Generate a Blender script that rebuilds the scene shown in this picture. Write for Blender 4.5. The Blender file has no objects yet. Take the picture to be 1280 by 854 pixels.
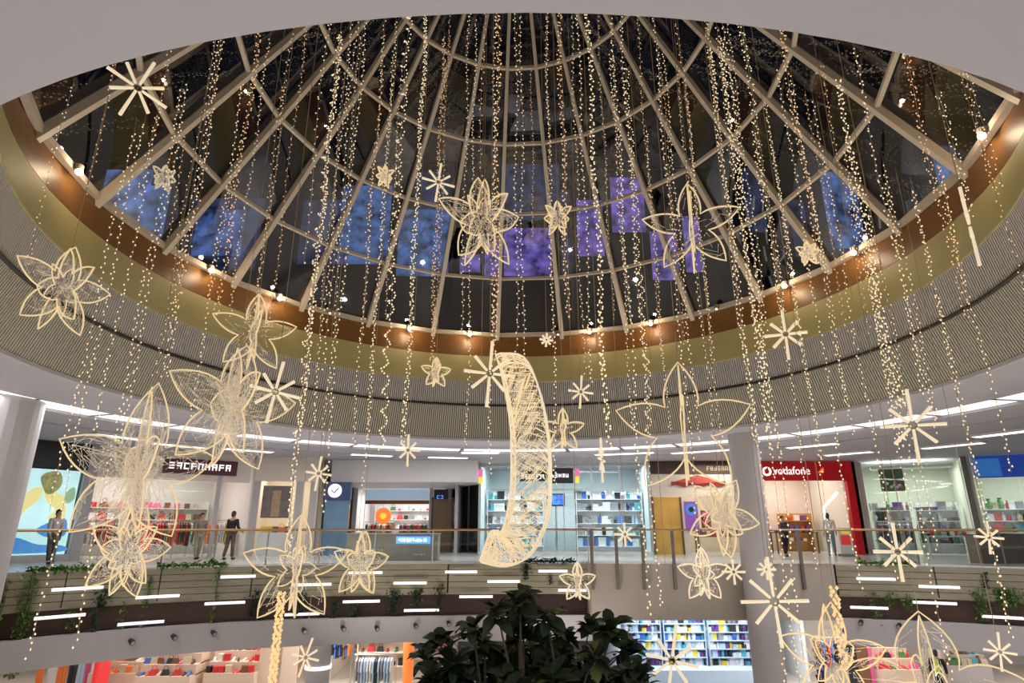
import bpy, math, random
from mathutils import Vector, Matrix
random.seed(7)
PI = math.pi
S = bpy.context.scene
COL = S.collection

# ---------------------------------------------------------------- camera, world, exposure
F_PX, PITCH, CAM = 752.0, math.radians(17.2), Vector((0.0, 0.0, 1.15))
cam_d = bpy.data.cameras.new('camera')
cam_d.sensor_width = 36.0
cam_d.lens = 36.0 * F_PX / 1280.0
cam_d.clip_start = 0.05
cam_d.clip_end = 300
cam = bpy.data.objects.new('camera', cam_d)
cam.location = CAM
cam.rotation_euler = (PI / 2 + PITCH, 0, 0)
COL.objects.link(cam)
S.camera = cam
S.view_settings.view_transform = 'Standard'
S.view_settings.look = 'None'
S.view_settings.gamma = 1
S.view_settings.use_curve_mapping = False
S.view_settings.exposure = 0.0
w = bpy.data.worlds.new('night_sky')
S.world = w
w.use_nodes = True
w.node_tree.nodes['Background'].inputs[0].default_value = (0.012, 0.018, 0.035, 1)
w.node_tree.nodes['Background'].inputs[1].default_value = 0.10

def lamp(kind, loc, energy, color=(1, 1, 1), size=1.0, size_y=None, rot=(0, 0, 0), spread=None, name='lamp'):
    d = bpy.data.lights.new(name, kind)
    d.energy = energy
    d.color = color
    if kind == 'AREA':
        d.size = size
        if size_y:
            d.shape = 'RECTANGLE'; d.size_y = size_y
        if spread: d.spread = spread
    else:
        d.shadow_soft_size = size
    o = bpy.data.objects.new(name, d)
    o.location = loc
    o.rotation_euler = rot
    COL.objects.link(o)
    return o

K = 1.0
# gallery ceiling lighting on both levels, all the way round the atrium
for k in range(20):
    a = 2 * PI * k / 20
    lamp('AREA', (0.1 + 12.3 * math.sin(a), 12.48 + 12.3 * math.cos(a), 4.1), 85 * K, (1, .96, .98), 2.6, .7, (0, 0, -a), name='cove_lamp')
for k in range(14):
    a = 2 * PI * k / 14
    lamp('AREA', (2.2 + 20.5 * math.sin(a), 11 + 15.5 * math.cos(a), -1.75), 165 * K, (1, .95, .91), 3, 1.2, (0, 0, -a), name='lower_gallery_lamp')
# unseen spots added on the atrium floor to brighten the drum above
for k in range(8):
    a = 2 * PI * k / 8 + .2
    o = lamp('SPOT', (0.1 + 7.0 * math.sin(a), 12.48 + 7.0 * math.cos(a), -4.4), 470 * K, (1, .95, .88), .12, rot=(PI, 0, 0), name='drum_fill_spot')
    o.data.spot_size = math.radians(120); o.data.spot_blend = .7

# ---------------------------------------------------------------- helpers
def ray(px, py):
    u, v = px - 640.0, 427.0 - py
    return Vector((u, F_PX * math.cos(PITCH) - v * math.sin(PITCH), F_PX * math.sin(PITCH) + v * math.cos(PITCH)))
def at(px, py, Y):
    r = ray(px, py); return CAM + r * (Y / r.y)
def atz(px, py, z):
    r = ray(px, py); return CAM + r * ((z - CAM.z) / r.z)

MATS = {}
def mat(name, col, rough=.6, metal=0., emit=None, es=1., noise=.0, nscale=4., bump=0., spec=None, stretch=None, sample=True):
    if name in MATS: return MATS[name]
    m = bpy.data.materials.new(name); m.use_nodes = True
    nt = m.node_tree; b = nt.nodes['Principled BSDF']
    c = (*col, 1)
    b.inputs['Base Color'].default_value = c
    b.inputs['Roughness'].default_value = rough
    b.inputs['Metallic'].default_value = metal
    if spec is not None: b.inputs['Specular IOR Level'].default_value = spec
    if emit:
        b.inputs['Emission Color'].default_value = (*emit, 1)
        b.inputs['Emission Strength'].default_value = es
        if not sample: m.cycles.emission_sampling = 'NONE'
    if noise or bump:
        tc = nt.nodes.new('ShaderNodeTexCoord'); mp = nt.nodes.new('ShaderNodeMapping')
        if stretch: mp.inputs['Scale'].default_value = stretch
        n = nt.nodes.new('ShaderNodeTexNoise'); n.inputs['Scale'].default_value = nscale; n.inputs['Detail'].default_value = 4
        nt.links.new(tc.outputs['Object'], mp.inputs[0]); nt.links.new(mp.outputs[0], n.inputs['Vector'])
        if noise:
            mx = nt.nodes.new('ShaderNodeMix'); mx.data_type = 'RGBA'
            nt.links.new(n.outputs['Fac'], mx.inputs[0])
            mx.inputs[6].default_value = (*[max(0, x * (1 - noise)) for x in col], 1)
            mx.inputs[7].default_value = (*[min(1, x * (1 + noise)) for x in col], 1)
            nt.links.new(mx.outputs[2], b.inputs['Base Color'])
            if emit:
                mr = nt.nodes.new('ShaderNodeMapRange'); mr.inputs[1].default_value = .35; mr.inputs[2].default_value = .65
                mr.inputs[3].default_value = es * (1 - noise); mr.inputs[4].default_value = es * (1 + noise * .6)
                nt.links.new(n.outputs['Fac'], mr.inputs[0]); nt.links.new(mr.outputs[0], b.inputs['Emission Strength'])
        if bump:
            bp = nt.nodes.new('ShaderNodeBump'); bp.inputs['Strength'].default_value = bump
            nt.links.new(n.outputs['Fac'], bp.inputs['Height']); nt.links.new(bp.outputs[0], b.inputs['Normal'])
    MATS[name] = m
    return m
def glass(name, tint, ior, refl=1.0, rough=.02):
    if name in MATS: return MATS[name]
    m = bpy.data.materials.new(name); m.use_nodes = True
    nt = m.node_tree; nt.nodes.clear()
    o = nt.nodes.new('ShaderNodeOutputMaterial'); t = nt.nodes.new('ShaderNodeBsdfTransparent'); g = nt.nodes.new('ShaderNodeBsdfGlossy')
    x = nt.nodes.new('ShaderNodeMixShader'); f = nt.nodes.new('ShaderNodeFresnel')
    f.inputs[0].default_value = ior
    t.inputs[0].default_value = (*tint, 1); g.inputs['Roughness'].default_value = rough
    g.inputs[0].default_value = (refl, refl, refl, 1)
    nt.links.new(f.outputs[0], x.inputs[0]); nt.links.new(t.outputs[0], x.inputs[1]); nt.links.new(g.outputs[0], x.inputs[2])
    nt.links.new(x.outputs[0], o.inputs[0])
    MATS[name] = m
    return m

class MB:
    def __init__(s): s.v = []; s.f = []
    def add(s, vs, fs):
        n = len(s.v); s.v += [tuple(x) for x in vs]; s.f += [tuple(i + n for i in f) for f in fs]; return s
    def box(s, a, b, M=None):
        x0, y0, z0 = a; x1, y1, z1 = b
        vs = [Vector(p) for p in ((x0,y0,z0),(x1,y0,z0),(x1,y1,z0),(x0,y1,z0),(x0,y0,z1),(x1,y0,z1),(x1,y1,z1),(x0,y1,z1))]
        if M: vs = [M @ p for p in vs]
        return s.add(vs, [(0,3,2,1),(4,5,6,7),(0,1,5,4),(1,2,6,5),(2,3,7,6),(3,0,4,7)])
    def cbox(s, c, sx, sy, sz, M=None):
        return s.box((c[0]-sx/2, c[1]-sy/2, c[2]-sz/2), (c[0]+sx/2, c[1]+sy/2, c[2]+sz/2), M)
    def tube(s, pts, r, n=5, closed=False, caps=True):
        pts = [Vector(p) for p in pts]; N = len(pts); base = len(s.v); up = None
        rs = r if isinstance(r, (list, tuple)) else [r] * N
        for i, p in enumerate(pts):
            if closed: t = pts[(i + 1) % N] - pts[i - 1]
            else: t = pts[min(i + 1, N - 1)] - pts[max(i - 1, 0)]
            if t.length < 1e-9: t = Vector((0, 0, 1))
            t.normalize()
            if up is None: up = Vector((0, 0, 1)) if abs(t.z) < .9 else Vector((1, 0, 0))
            a = t.cross(up)
            if a.length < 1e-4: a = t.cross(Vector((.3, .9, .1)))
            a.normalize(); b = a.cross(t); up = b
            for k in range(n):
                q = 2 * PI * k / n
                s.v.append(tuple(p + (a * math.cos(q) + b * math.sin(q)) * rs[i]))
        for i in range(N if closed else N - 1):
            j = (i + 1) % N
            for k in range(n):
                l = (k + 1) % n
                s.f.append((base + i*n + k, base + i*n + l, base + j*n + l, base + j*n + k))
        if caps and not closed:
            s.f.append(tuple(base + k for k in reversed(range(n)))); s.f.append(tuple(base + (N-1)*n + k for k in range(n)))
        return s
    def octa(s, c, r, rz=None):
        rz = rz or r; x, y, z = c
        return s.add([(x+r,y,z),(x-r,y,z),(x,y+r,z),(x,y-r,z),(x,y,z+rz),(x,y,z-rz)],
                     [(0,2,4),(2,1,4),(1,3,4),(3,0,4),(2,0,5),(1,2,5),(3,1,5),(0,3,5)])
    def lathe(s, prof, c=(0,0,0), n=24, a0=0, a1=2*PI):
        """prof: list of (r,z). open strip if a1-a0<2pi"""
        full = abs(a1 - a0 - 2*PI) < 1e-6; m = n if full else n + 1; base = len(s.v)
        for i in range(m):
            a = a0 + (a1 - a0) * i / n
            for r, z in prof: s.v.append((c[0] + r*math.sin(a), c[1] + r*math.cos(a), c[2] + z))
        P = len(prof)
        for i in range(n):
            j = (i + 1) % m
            for k in range(P - 1):
                s.f.append((base + i*P + k, base + i*P + k + 1, base + j*P + k + 1, base + j*P + k))
        return s
    def ball(s, c, r, n=8, m=6, sc=(1,1,1)):
        base = len(s.v)
        for j in range(m + 1):
            t = PI * j / m
            for i in range(n):
                a = 2*PI*i/n
                s.v.append((c[0]+r*sc[0]*math.sin(t)*math.cos(a), c[1]+r*sc[1]*math.sin(t)*math.sin(a), c[2]+r*sc[2]*math.cos(t)))
        for j in range(m):
            for i in range(n):
                s.f.append((base+j*n+i, base+(j+1)*n+i, base+(j+1)*n+(i+1)%n, base+j*n+(i+1)%n))
        return s
    def build(s, name, m, parent=None, smooth=False, **kw):
        me = bpy.data.meshes.new(name); me.from_pydata(s.v, [], s.f); me.materials.append(m); me.update()
        if smooth: me.polygons.foreach_set('use_smooth', [True] * len(me.polygons))
        o = bpy.data.objects.new(name, me); COL.objects.link(o)
        if parent: o.parent = parent
        for k, v in kw.items(): o[k] = v
        return o
def inst(name, me, parent=None, loc=(0,0,0), rot=(0,0,0), scale=(1,1,1), **kw):
    o = bpy.data.objects.new(name, me); COL.objects.link(o)
    o.location = loc; o.rotation_euler = rot; o.scale = scale
    if parent: o.parent = parent
    for k, v in kw.items(): o[k] = v
    return o
def thing(name, label, cat, loc=(0,0,0), rz=0, group=None):
    o = bpy.data.objects.new(name, None); o.empty_display_size = .1; COL.objects.link(o)
    o.location = loc; o.rotation_euler = (0, 0, rz); o['label'] = label; o['category'] = cat
    if group: o['group'] = group
    return o
def tag(o, label, cat, group=None):
    o['label'] = label; o['category'] = cat
    if group: o['group'] = group
    return o
def struct(name, mb, m, smooth=False): return mb.build(name, m, None, smooth, kind='structure')
def ordinal(n):
    return ['first','second','third','fourth','fifth','sixth','seventh','eighth','ninth','tenth','eleventh','twelfth'][n] if n < 12 else '%d%s' % (n+1, {1:'st',2:'nd',3:'rd'}.get((n+1)%10 if (n+1)//10%10 != 1 else 0, 'th'))

# ---------------------------------------------------------------- materials
M_soffit = mat('grey_plaster_ceiling', (.50,.485,.515), .75, noise=.03, nscale=.6, bump=.02)
M_slat = mat('olive_grey_fins', (.50,.47,.38), .5, noise=.05, nscale=1)
M_slat2 = mat('pale_grey_fins', (.55,.52,.50), .5, noise=.05, nscale=1)
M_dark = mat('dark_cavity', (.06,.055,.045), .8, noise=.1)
M_olive = mat('olive_plaster', (.50,.44,.20), .6, noise=.06, nscale=.8)
M_brown = mat('brown_wood_veneer', (.20,.088,.02), .45, noise=.35, nscale=3, stretch=(1,1,6))
M_rib = mat('beige_painted_steel', (.56,.48,.38), .45, noise=.05)
M_pane = glass('dome_glass', (.80,.85,.92), 1.95)
M_bal = glass('clear_balustrade_glass', (.94,.97,.96), 1.4)
M_shopglass = glass('shop_glass', (.93,.97,.97), 1.3)
M_floor = mat('pale_stone_floor', (.64,.63,.62), .22, noise=.06, nscale=2)
M_floor2 = mat('beige_stone_floor', (.52,.47,.41), .25, noise=.06, nscale=2)
M_conc = mat('grey_render', (.50,.47,.47), .7, noise=.05, nscale=1.2, bump=.03)
M_taupe = mat('taupe_render', (.46,.40,.35), .65, noise=.06, nscale=.7, bump=.03)
M_fasc = mat('olive_grey_board', (.31,.275,.19), .55, noise=.25, nscale=3, stretch=(1,1,9))
M_wood = mat('handrail_wood', (.42,.24,.09), .35, noise=.3, nscale=8)
M_steel = mat('brushed_steel', (.55,.54,.52), .3, .9, noise=.05)
M_bronze = mat('bronze_post', (.20,.17,.14), .4, .4, noise=.1)
M_white = mat('white_paint', (.80,.79,.78), .5, noise=.02)
M_black = mat('black_paint', (.02,.02,.022), .4, noise=.2)
M_lamp = mat('lamp_panel', (1,1,1), .5, emit=(1,.96,.95), es=1.8, sample=False)
M_cove = mat('cove_panel', (.9,.9,.9), .5, emit=(1,.97,.98), es=.9, sample=False)
M_tube = mat('light_bar', (1,1,1), .5, emit=(1,.93,.98), es=.85, sample=False)
M_bulb = mat('warm_bulb', (.5,.3,.15), .4, emit=(1,.62,.32), es=.9, sample=False)
M_bulb2 = mat('cream_bulb', (.5,.4,.25), .4, emit=(1,.80,.52), es=.95, sample=False)
M_gold = mat('gold_bulb', (.5,.3,.1), .4, emit=(1,.70,.34), es=.75, sample=False)
M_rope = mat('lit_rope', (.30,.22,.11), .4, emit=(1,.76,.42), es=.70, sample=False)
M_rope2 = mat('white_lit_rope', (.35,.29,.19), .4, emit=(1,.82,.56), es=.74, sample=False)
M_mesh = mat('glitter_wire', (.75,.66,.52), .4, .3, emit=(1,.82,.62), es=.22, sample=False)
M_wire = mat('bronze_wire', (.48,.40,.28), .5, .4, noise=.1)
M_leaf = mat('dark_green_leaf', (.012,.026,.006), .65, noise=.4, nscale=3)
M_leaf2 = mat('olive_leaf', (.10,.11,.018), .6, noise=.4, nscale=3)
M_ivy = mat('ivy_leaf', (.10,.21,.03), .5, noise=.4, nscale=5)
M_bark = mat('bark', (.11,.08,.055), .8, noise=.4, nscale=9, bump=.3)
M_soil = mat('soil', (.05,.035,.025), .9, noise=.4, nscale=9)

# ---------------------------------------------------------------- atrium drum and dome
CX, CY = 0.1, 12.48
ZC = CAM.z + 3.0           # upper gallery ceiling, 4.15
ring_prof = [(9.58, 3.0), (9.14, 4.24), (8.98, 5.1), (9.22, 6.1), (9.36, 7.02)]
zz = lambda h: h + CAM.z
# ceiling: flat soffit with the round opening, a light cove ring, and a stepped outer ring
c = MB(); c.lathe([(9.58, ZC+.0), (11.85, ZC)], (CX,CY,0), 144); struct('ceiling', c, M_soffit, True)
c = MB(); c.lathe([(11.85, ZC), (11.85, ZC+.16)], (CX,CY,0), 144); c.lathe([(12.75, ZC+.16), (12.75, ZC-.05), (14.6, ZC-.05), (14.6, ZC+.08), (15.2, ZC+.08), (15.2, ZC), (40, ZC)], (CX,CY,0), 144)
struct('ceiling.001', c, M_soffit)
cove = thing('cove_light_ring', 'ring of curved white light panels recessed in the gallery ceiling around the atrium', 'ceiling light', (0,0,0))
for k in range(36):
    a = 2*PI*k/36; g = .006
    m = MB(); m.lathe([(11.87, ZC+.01), (12.73, ZC+.01)], (CX,CY,0), 4, a+g, a+2*PI/36-g)
    m.build('light_panel', M_cove, cove)
# rim edge
c = MB(); c.lathe([(9.58, ZC), (9.55, ZC+.02), (9.55, ZC+.10), (9.62, ZC+.10)], (CX,CY,0), 144); struct('trim_1', c, M_soffit)
# backing wall behind fins + fins
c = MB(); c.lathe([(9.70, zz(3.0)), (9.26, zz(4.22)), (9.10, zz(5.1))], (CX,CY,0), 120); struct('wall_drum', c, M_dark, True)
def fins(name, r0, h0, r1, h1, n, m, lean=0.0, wd=.045, dp=.08):
    b = MB()
    for i in range(n):
        a = 2*PI*i/n
        a2 = a + lean
        da0 = wd / 2 / r0
        vs = []
        for (r, h, aa) in ((r0, h0, a), (r1, h1, a2)):
            for (rr, s) in ((r, -1), (r, 1), (r+dp, 1), (r+dp, -1)):
                q = aa + s*da0
                vs.append((CX + rr*math.sin(q), CY + rr*math.cos(q), zz(h)))
        b.add(vs, [(0,1,5,4),(1,2,6,5),(3,0,4,7),(0,3,2,1),(4,5,6,7)])
    o = b.build(name, m); o['kind'] = 'stuff'; return o
drum = thing('louvre_drum', 'tall round drum of upright louvre fins under the glass dome', 'louvre drum', (0,0,0))
o = fins('lower_fin_tier', 9.58, 3.06, 9.15, 4.2, 780, M_slat, .0); o.parent = drum; o['label'] = 'lower tier of olive grey upright fins'
o = fins('upper_fin_tier', 9.12, 4.28, 8.98, 5.08, 780, M_slat2, .0); o.parent = drum; o['label'] = 'upper tier of pale grey upright fins'
b = MB(); b.lathe([(9.22, zz(4.2)), (9.08, zz(4.2)), (9.08, zz(4.235)), (9.22, zz(4.235))], (CX,CY,0), 144); b.build('dark_joint', M_dark, drum)
c = MB(); c.lathe([(9.1, zz(5.08)), (8.96, zz(5.08)), (8.96, zz(5.12)), (9.2, zz(6.12)), (9.3, zz(6.12))], (CX,CY,0), 144); struct('trim_2', c, M_olive, False)
c = MB(); c.lathe([(9.24, zz(6.12)), (9.20, zz(6.13)), (9.34, zz(7.0)), (9.7, zz(7.0))], (CX,CY,0), 144); struct('trim_3', c, M_brown, False)

APEX = 18.95
def cone(t, a, dr=0.0):
    r = 9.36 * (1 - t) + dr
    return Vector((CX + r*math.sin(a), CY + r*math.cos(a), zz(7.02 + (APEX - 7.02) * t)))
def dome_z(x, y):
    r = math.hypot(x - CX, y - CY); return zz(7.02 + (APEX - 7.02) * max(0, 1 - r / 9.36))
RT = [0, .145, .30, .455, .61, .765, .92]
dome = thing('glass_dome', 'conical glass dome with beige radial ribs and ring bars against the night', 'glass dome', (CX, CY, zz(7.0)))
off = Vector((CX, CY, zz(7.0)))
A0 = math.radians(-4); NR = 24
tang = Vector((-(APEX-7.02), 0, 9.36))
def rib_mb(a, wd, dp):
    b = MB(); side = Vector((math.cos(a), -math.sin(a), 0)); p0, p1 = cone(-.01, a) - off, cone(.93, a) - off
    ax = (p1-p0).normalized(); nin = side.cross(ax).normalized()
    if nin.z > 0: nin = -nin
    vs = []
    for p, k in ((p0, 1), (p1, .55)):
        for s, d in ((-1,0),(1,0),(1,1),(-1,1)): vs.append(p + side*(s*wd/2*k) + nin*(d*dp*k - .02))
    b.add(vs, [(0,1,2,3),(7,6,5,4),(0,4,5,1),(1,5,6,2),(2,6,7,3),(3,7,4,0)]); return b
for k in range(NR): rib_mb(A0 + 2*PI*k/NR, .15, .22).build('rib', M_rib, dome)
for i, t in enumerate(RT):
    b = MB(); pts = []
    for k in range(NR):
        p = cone(t, A0 + 2*PI*k/NR) - off
        pts.append(p + Vector((0, 0, -.03)) - Vector((p.x, p.y, 0)).normalized() * .05)
    for k in range(NR):
        p, q = pts[k], pts[(k+1) % NR]; d = (q-p).normalized(); out = Vector((p.x+q.x, p.y+q.y, 0)).normalized()
        h = .05 if t else .07
        vs = [e + out*(a_*h) + Vector((0,0,b_*h)) for e in (p, q) for a_, b_ in ((-1,-1),(1,-1),(1,1),(-1,1))]
        b.add(vs, [(0,1,2,3),(7,6,5,4),(0,4,5,1),(1,5,6,2),(2,6,7,3),(3,7,4,0)])
    b.build('ring_bar', M_rib, dome)
for k in range(NR):
    for i in range(len(RT) - 1):
        a, a2 = A0 + 2*PI*k/NR, A0 + 2*PI*(k+1)/NR
        q = [cone(RT[i], a) - off, cone(RT[i], a2) - off, cone(RT[i+1], a2) - off, cone(RT[i+1], a) - off]
        cen = sum(q, Vector()) / 4
        jit = Vector((random.uniform(-1,1), random.uniform(-1,1), random.uniform(-1,1))) * .012
        b = MB(); b.add([cen + (p-cen)*.985 + jit*(1 if j % 2 else -1) for j, p in enumerate(q)], [(0,1,2,3)]); b.build('pane', M_pane, dome)
b = MB(); b.lathe([(.86, 0), (.80, .25), (.05, .5)], (0, 0, (APEX-7.02)*.92), 24); b.build('cap', M_rib, dome)

# spot lamps on the brown band
LP = [(90,212),(263,337),(347,373),(509,413),(586,420),(697,416),(739,418),(816,406),(897,386),(983,357),(1071,315),(1243,165),(421,386)]
angs = []
for (px, py) in LP:
    p = atz(px, py, zz(6.93)); angs.append((math.atan2(p.x-CX, p.y-CY), px))
M_spot = mat('spot_lens', (1,1,1), .4, emit=(1,.82,.6), es=6, sample=False)
M_spotb = mat('blue_spot_lens', (1,1,1), .4, emit=(.55,.8,1), es=3, sample=False)
for i, (a, px) in enumerate(angs):
    small = px in (697, 421, 897)
    loc = Vector((CX + 9.10*math.sin(a), CY + 9.10*math.cos(a), zz(6.90)))
    t = thing('spot_lamp', ('small round warm spot lamp on the brown ring, %s from left under the dome glass' % ordinal(sorted([x for x,_ in LP]).index(px))) if px else 'round warm spot lamp on the near brown ring above the camera', 'spot lamp', loc, -a, 'spot lamps round the dome base' )
    b = MB(); b.lathe([(.0,.0),(.05,.0),(.09,.05),(.10,.14),(.0,.15)], (0,0,0), 12); b.tube([(0,.0,.06),(0,.18,.06)], .02)
    b.build('housing', M_bronze, t)
    b = MB(); b.ball((0,-.03,.0), .075 if not small else .035, 8, 6); b.build('lens', M_spotb if px == 697 else M_spot, t)
    if not small:
        lamp('POINT', loc + Vector((-.22*math.sin(a), -.22*math.cos(a), -.02)), 24, (1,.76,.50), .06, name='spot_light')

# ---------------------------------------------------------------- galleries
EC = (2.3, 10.8); EA, EB, EN = 17.0, 11.0, 2.5
def edge(t, o=0.0):
    c_, s_ = math.cos(t), math.sin(t)
    x = (EA+o) * math.copysign(abs(c_)**(2/EN), c_); y = (EB+o) * math.copysign(abs(s_)**(2/EN), s_)
    return Vector((EC[0]+x, EC[1]+y, 0))
def edge_t_for(px, py=700, z=None):
    """angle t (far side) where the edge is seen at column px"""
    r = ray(px, py); k = r.x / r.y; best = None
    for i in range(2, 1799):
        t = PI * i / 1800; e = edge(t); d = abs(e.x - k * e.y)
        if best is None or d < best[0]: best = (d, t)
    return best[1]
def band(o0, z0, o1, z1, t0, t1, n):
    """closed box-section band following the edge: offsets o0<o1, heights z0<z1"""
    b = MB(); base = 0
    for i in range(n+1):
        t = t0 + (t1-t0)*i/n; p, q = edge(t, o0), edge(t, o1)
        b.v += [(p.x,p.y,z0),(p.x,p.y,z1),(q.x,q.y,z1),(q.x,q.y,z0)]
    for i in range(n):
        a = 4*i
        for k in range(4): b.f.append((a+k, a+(k+1)%4, a+4+(k+1)%4, a+4+k))
    b.f.append((0,3,2,1)); b.f.append((4*n, 4*n+1, 4*n+2, 4*n+3)); return b
tL, tR = edge_t_for(736), edge_t_for(1042)      # tL>tR (angle falls to the right)
T0 = tL; T1 = tR + 2*PI                          # around the rest of the loop: from tL up to tR+2pi
# floors with the opening
def floor_ring(z, m, name, far=42):
    b = MB(); n = 160
    for i in range(n):
        t = 2*PI*i/n; p = edge(t); d = Vector((p.x-EC[0], p.y-EC[1], 0)).normalized()*far
        b.v += [(p.x,p.y,z), (EC[0]+d.x, EC[1]+d.y, z)]
    for i in range(n):
        j = (i+1) % n; b.f.append((2*i, 2*j, 2*j+1, 2*i+1))
    return struct(name, b, m)
floor_ring(0.0, M_floor, 'floor')
floor_ring(-1.6, M_soffit, 'ceiling.002')
b = MB(); b.add([(-45,-32,-4.75),(48,-32,-4.75),(48,50,-4.75),(-45,50,-4.75)], [(0,1,2,3)]); struct('floor.001', b, M_floor2)
# outer walls closing the mall
for nm, (x0,y0,x1,y1) in {'wall_back': (-40,38,44,38.3), 'wall_left': (-31,-16,-30.7,38), 'wall_right': (35,-16,35.3,38), 'wall_front': (-40,-16.3,44,-16)}.items():
    b = MB(); b.box((x0,y0,-4.75),(x1,y1,4.15)); struct(nm, b, M_white)
# fascia boards: five courses, in lengths
fasc = thing('gallery_fascia', 'olive grey horizontal board fascia below the upper gallery glass', 'fascia', (0,0,0))
NB = 30; courses = [(-.19,-.02),(-.38,-.205),(-.57,-.395),(-.76,-.585),(-.93,-.775)]
for i in range(NB):
    ta, tb = T0 + (T1-T0)*i/NB, T0 + (T1-T0)*(i+1)/NB
    if -.35 < (edge((ta+tb)/2).y) < 2 : continue
    for (z0, z1) in courses:
        o_ = random.uniform(-.012, .012)
        band(-.06+o_, z0, .03, z1, ta+.0015, tb-.0015, 5).build('board', M_fasc, fasc)
struct('trim_4', band(.0, -.93, .06, 0, T0, T1, 150), M_dark)
struct('trim_5', band(.32, -1.6, .40, -.93, T0, T1, 150), mat('dark_walnut_panel', (.085,.032,.014), .45, noise=.4, nscale=3, stretch=(1,1,6)))
struct('trim_6', band(-.05, -.97, .4, -.93, T0, T1, 150), M_fasc)
struct('trim_7', band(-.25, -2.36, .25, -1.6, T0, T1, 150), M_conc)
struct('trim_8', band(-.02, -.02, .35, .03, T0, T1, 150), M_steel)
# taupe bridge front on the right
bx0, bx1, by = 2.55, 10.45, 20.85
b = MB(); b.box((bx0, by, -1.66), (bx1, by+2.2, .03)); struct('wall_bridge', b, M_taupe)
# balustrade: glass panels + handrail + clamps
bal = thing('glass_balustrade', 'clear glass balustrade with a brown wooden handrail round the upper gallery', 'balustrade', (0,0,0))
def rail(t0, t1, n): 
    b = MB(); b.tube([tuple(edge(t0+(t1-t0)*i/n, .12) + Vector((0,0,1.08))) for i in range(n+1)], .045, 6); return b
TA, TB = math.radians(8), math.radians(173)
rail(tL, TB, 70).build('handrail', M_wood, bal)
rail(TA, tR, 30).build('handrail', M_wood, bal)
def panels(t0, t1, n):
    for i in range(n):
        a_, b_ = t0 + (t1-t0)*i/n, t0 + (t1-t0)*(i+1)/n; g = .0012
        band(.112, .05, .124, 1.05, a_+g, b_-g, 4).build('pane', M_bal, bal)
        p = edge(a_, .12); m = MB(); m.cbox((p.x, p.y, .55), .035, .035, 1.06); m.build('baluster', M_steel, bal)
panels(tL, TB, 13); panels(TA, tR, 6)
# bridge rail: bronze posts bolted on the taupe wall
br = thing('bridge_railing', 'glass railing with flat bronze posts along the taupe bridge wall', 'railing', (0, by, 0))
b = MB(); b.tube([(bx0,-.06,1.08),(bx1,-.06,1.08)], .035, 6); b.build('handrail', M_wood, br)
posts = [at(x, 705, by).x for x in (722, 771, 804, 842, 941, 1001)]
posts[0] = max(posts[0], bx0 + .05)
for x in posts:
    m = MB(); m.box((x-.05,-.09,.0),(x+.05,-.02,1.06)); m.box((x-.045,-.10,-.75),(x+.045,-.0,0)); m.build('post', M_bronze, br)
xs = sorted(posts) + [bx1]
for a_, b_ in zip(xs, xs[1:]):
    m = MB(); m.box((a_+.07,-.055,.06),(b_-.07,-.043,1.04)); m.build('pane', M_bal, br)

# light bars on the fascia: (x0,x1,y)
bars = [(61,125,736),(167,222,746),(39,103,771),(144,202,779),(273,317,721),(253,304,754),(365,412,731),(354,397,768),(434,477,716),(490,532,729),
        (555,595,715),(427,473,752),(503,548,763),(573,615,746),(608,649,727),(672,709,714),(697,733,738),(1071,1120,724),(1149,1200,734),(1063,1110,760),(1142,1197,754),(1229,1280,772)]
for i, (x0, x1, y) in enumerate(sorted(bars)):
    xm = (x0+x1)/2; t = edge_t_for(xm, y); e = edge(t, -.20); k = (CAM.z + ray(xm, y).z/ray(xm, y).y * e.y)
    ta, tb = edge_t_for(x0, y), edge_t_for(x1, y)
    g = thing('light_bar', 'slim white light bar on the gallery front, %s from the left of them all' % ordinal(i), 'light bar', (0,0,0), 0, 'white light bars along the gallery front')
    pts = [edge(ta+(tb-ta)*j/4, -.20) + Vector((0,0,k)) for j in range(5)]
    m = MB(); m.tube(pts, .042, 8); m.build('tube', M_tube, g)
    m = MB()
    for j in (1, 3): m.tube([pts[j], edge(ta+(tb-ta)*j/4, .34 if k < -.93 else .0) + Vector((0,0,k))], .012, 4)
    m.build('bracket', M_steel, g)
# downlight spots on the grey slab band
for i, (x, y) in enumerate([(158,802),(212,796),(262,791),(376,788),(425,785),(468,785),(517,782),(558,779),(1077,778),(1126,782)]):
    t = edge_t_for(x, y); e = edge(t, -.27); k = CAM.z + ray(x, y).z/ray(x, y).y * e.y
    k = min(max(k, -2.3), -1.65)
    g = thing('projector_lamp', 'small black projector lamp on the grey slab edge, %s from the left' % ordinal(i), 'spot lamp', (e.x, e.y, k), -math.atan2(e.x-EC[0], e.y-EC[1]), 'black projector lamps on the slab edge')
    m = MB(); m.tube([(0,-.16,-.03),(0,.0,.03)], [.075,.06], 8); m.build('housing', M_black, g)
    m = MB(); m.tube([(0,-.17,-.033),(0,-.163,-.031)], .055, 8); m.build('lens', M_steel, g)

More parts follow.
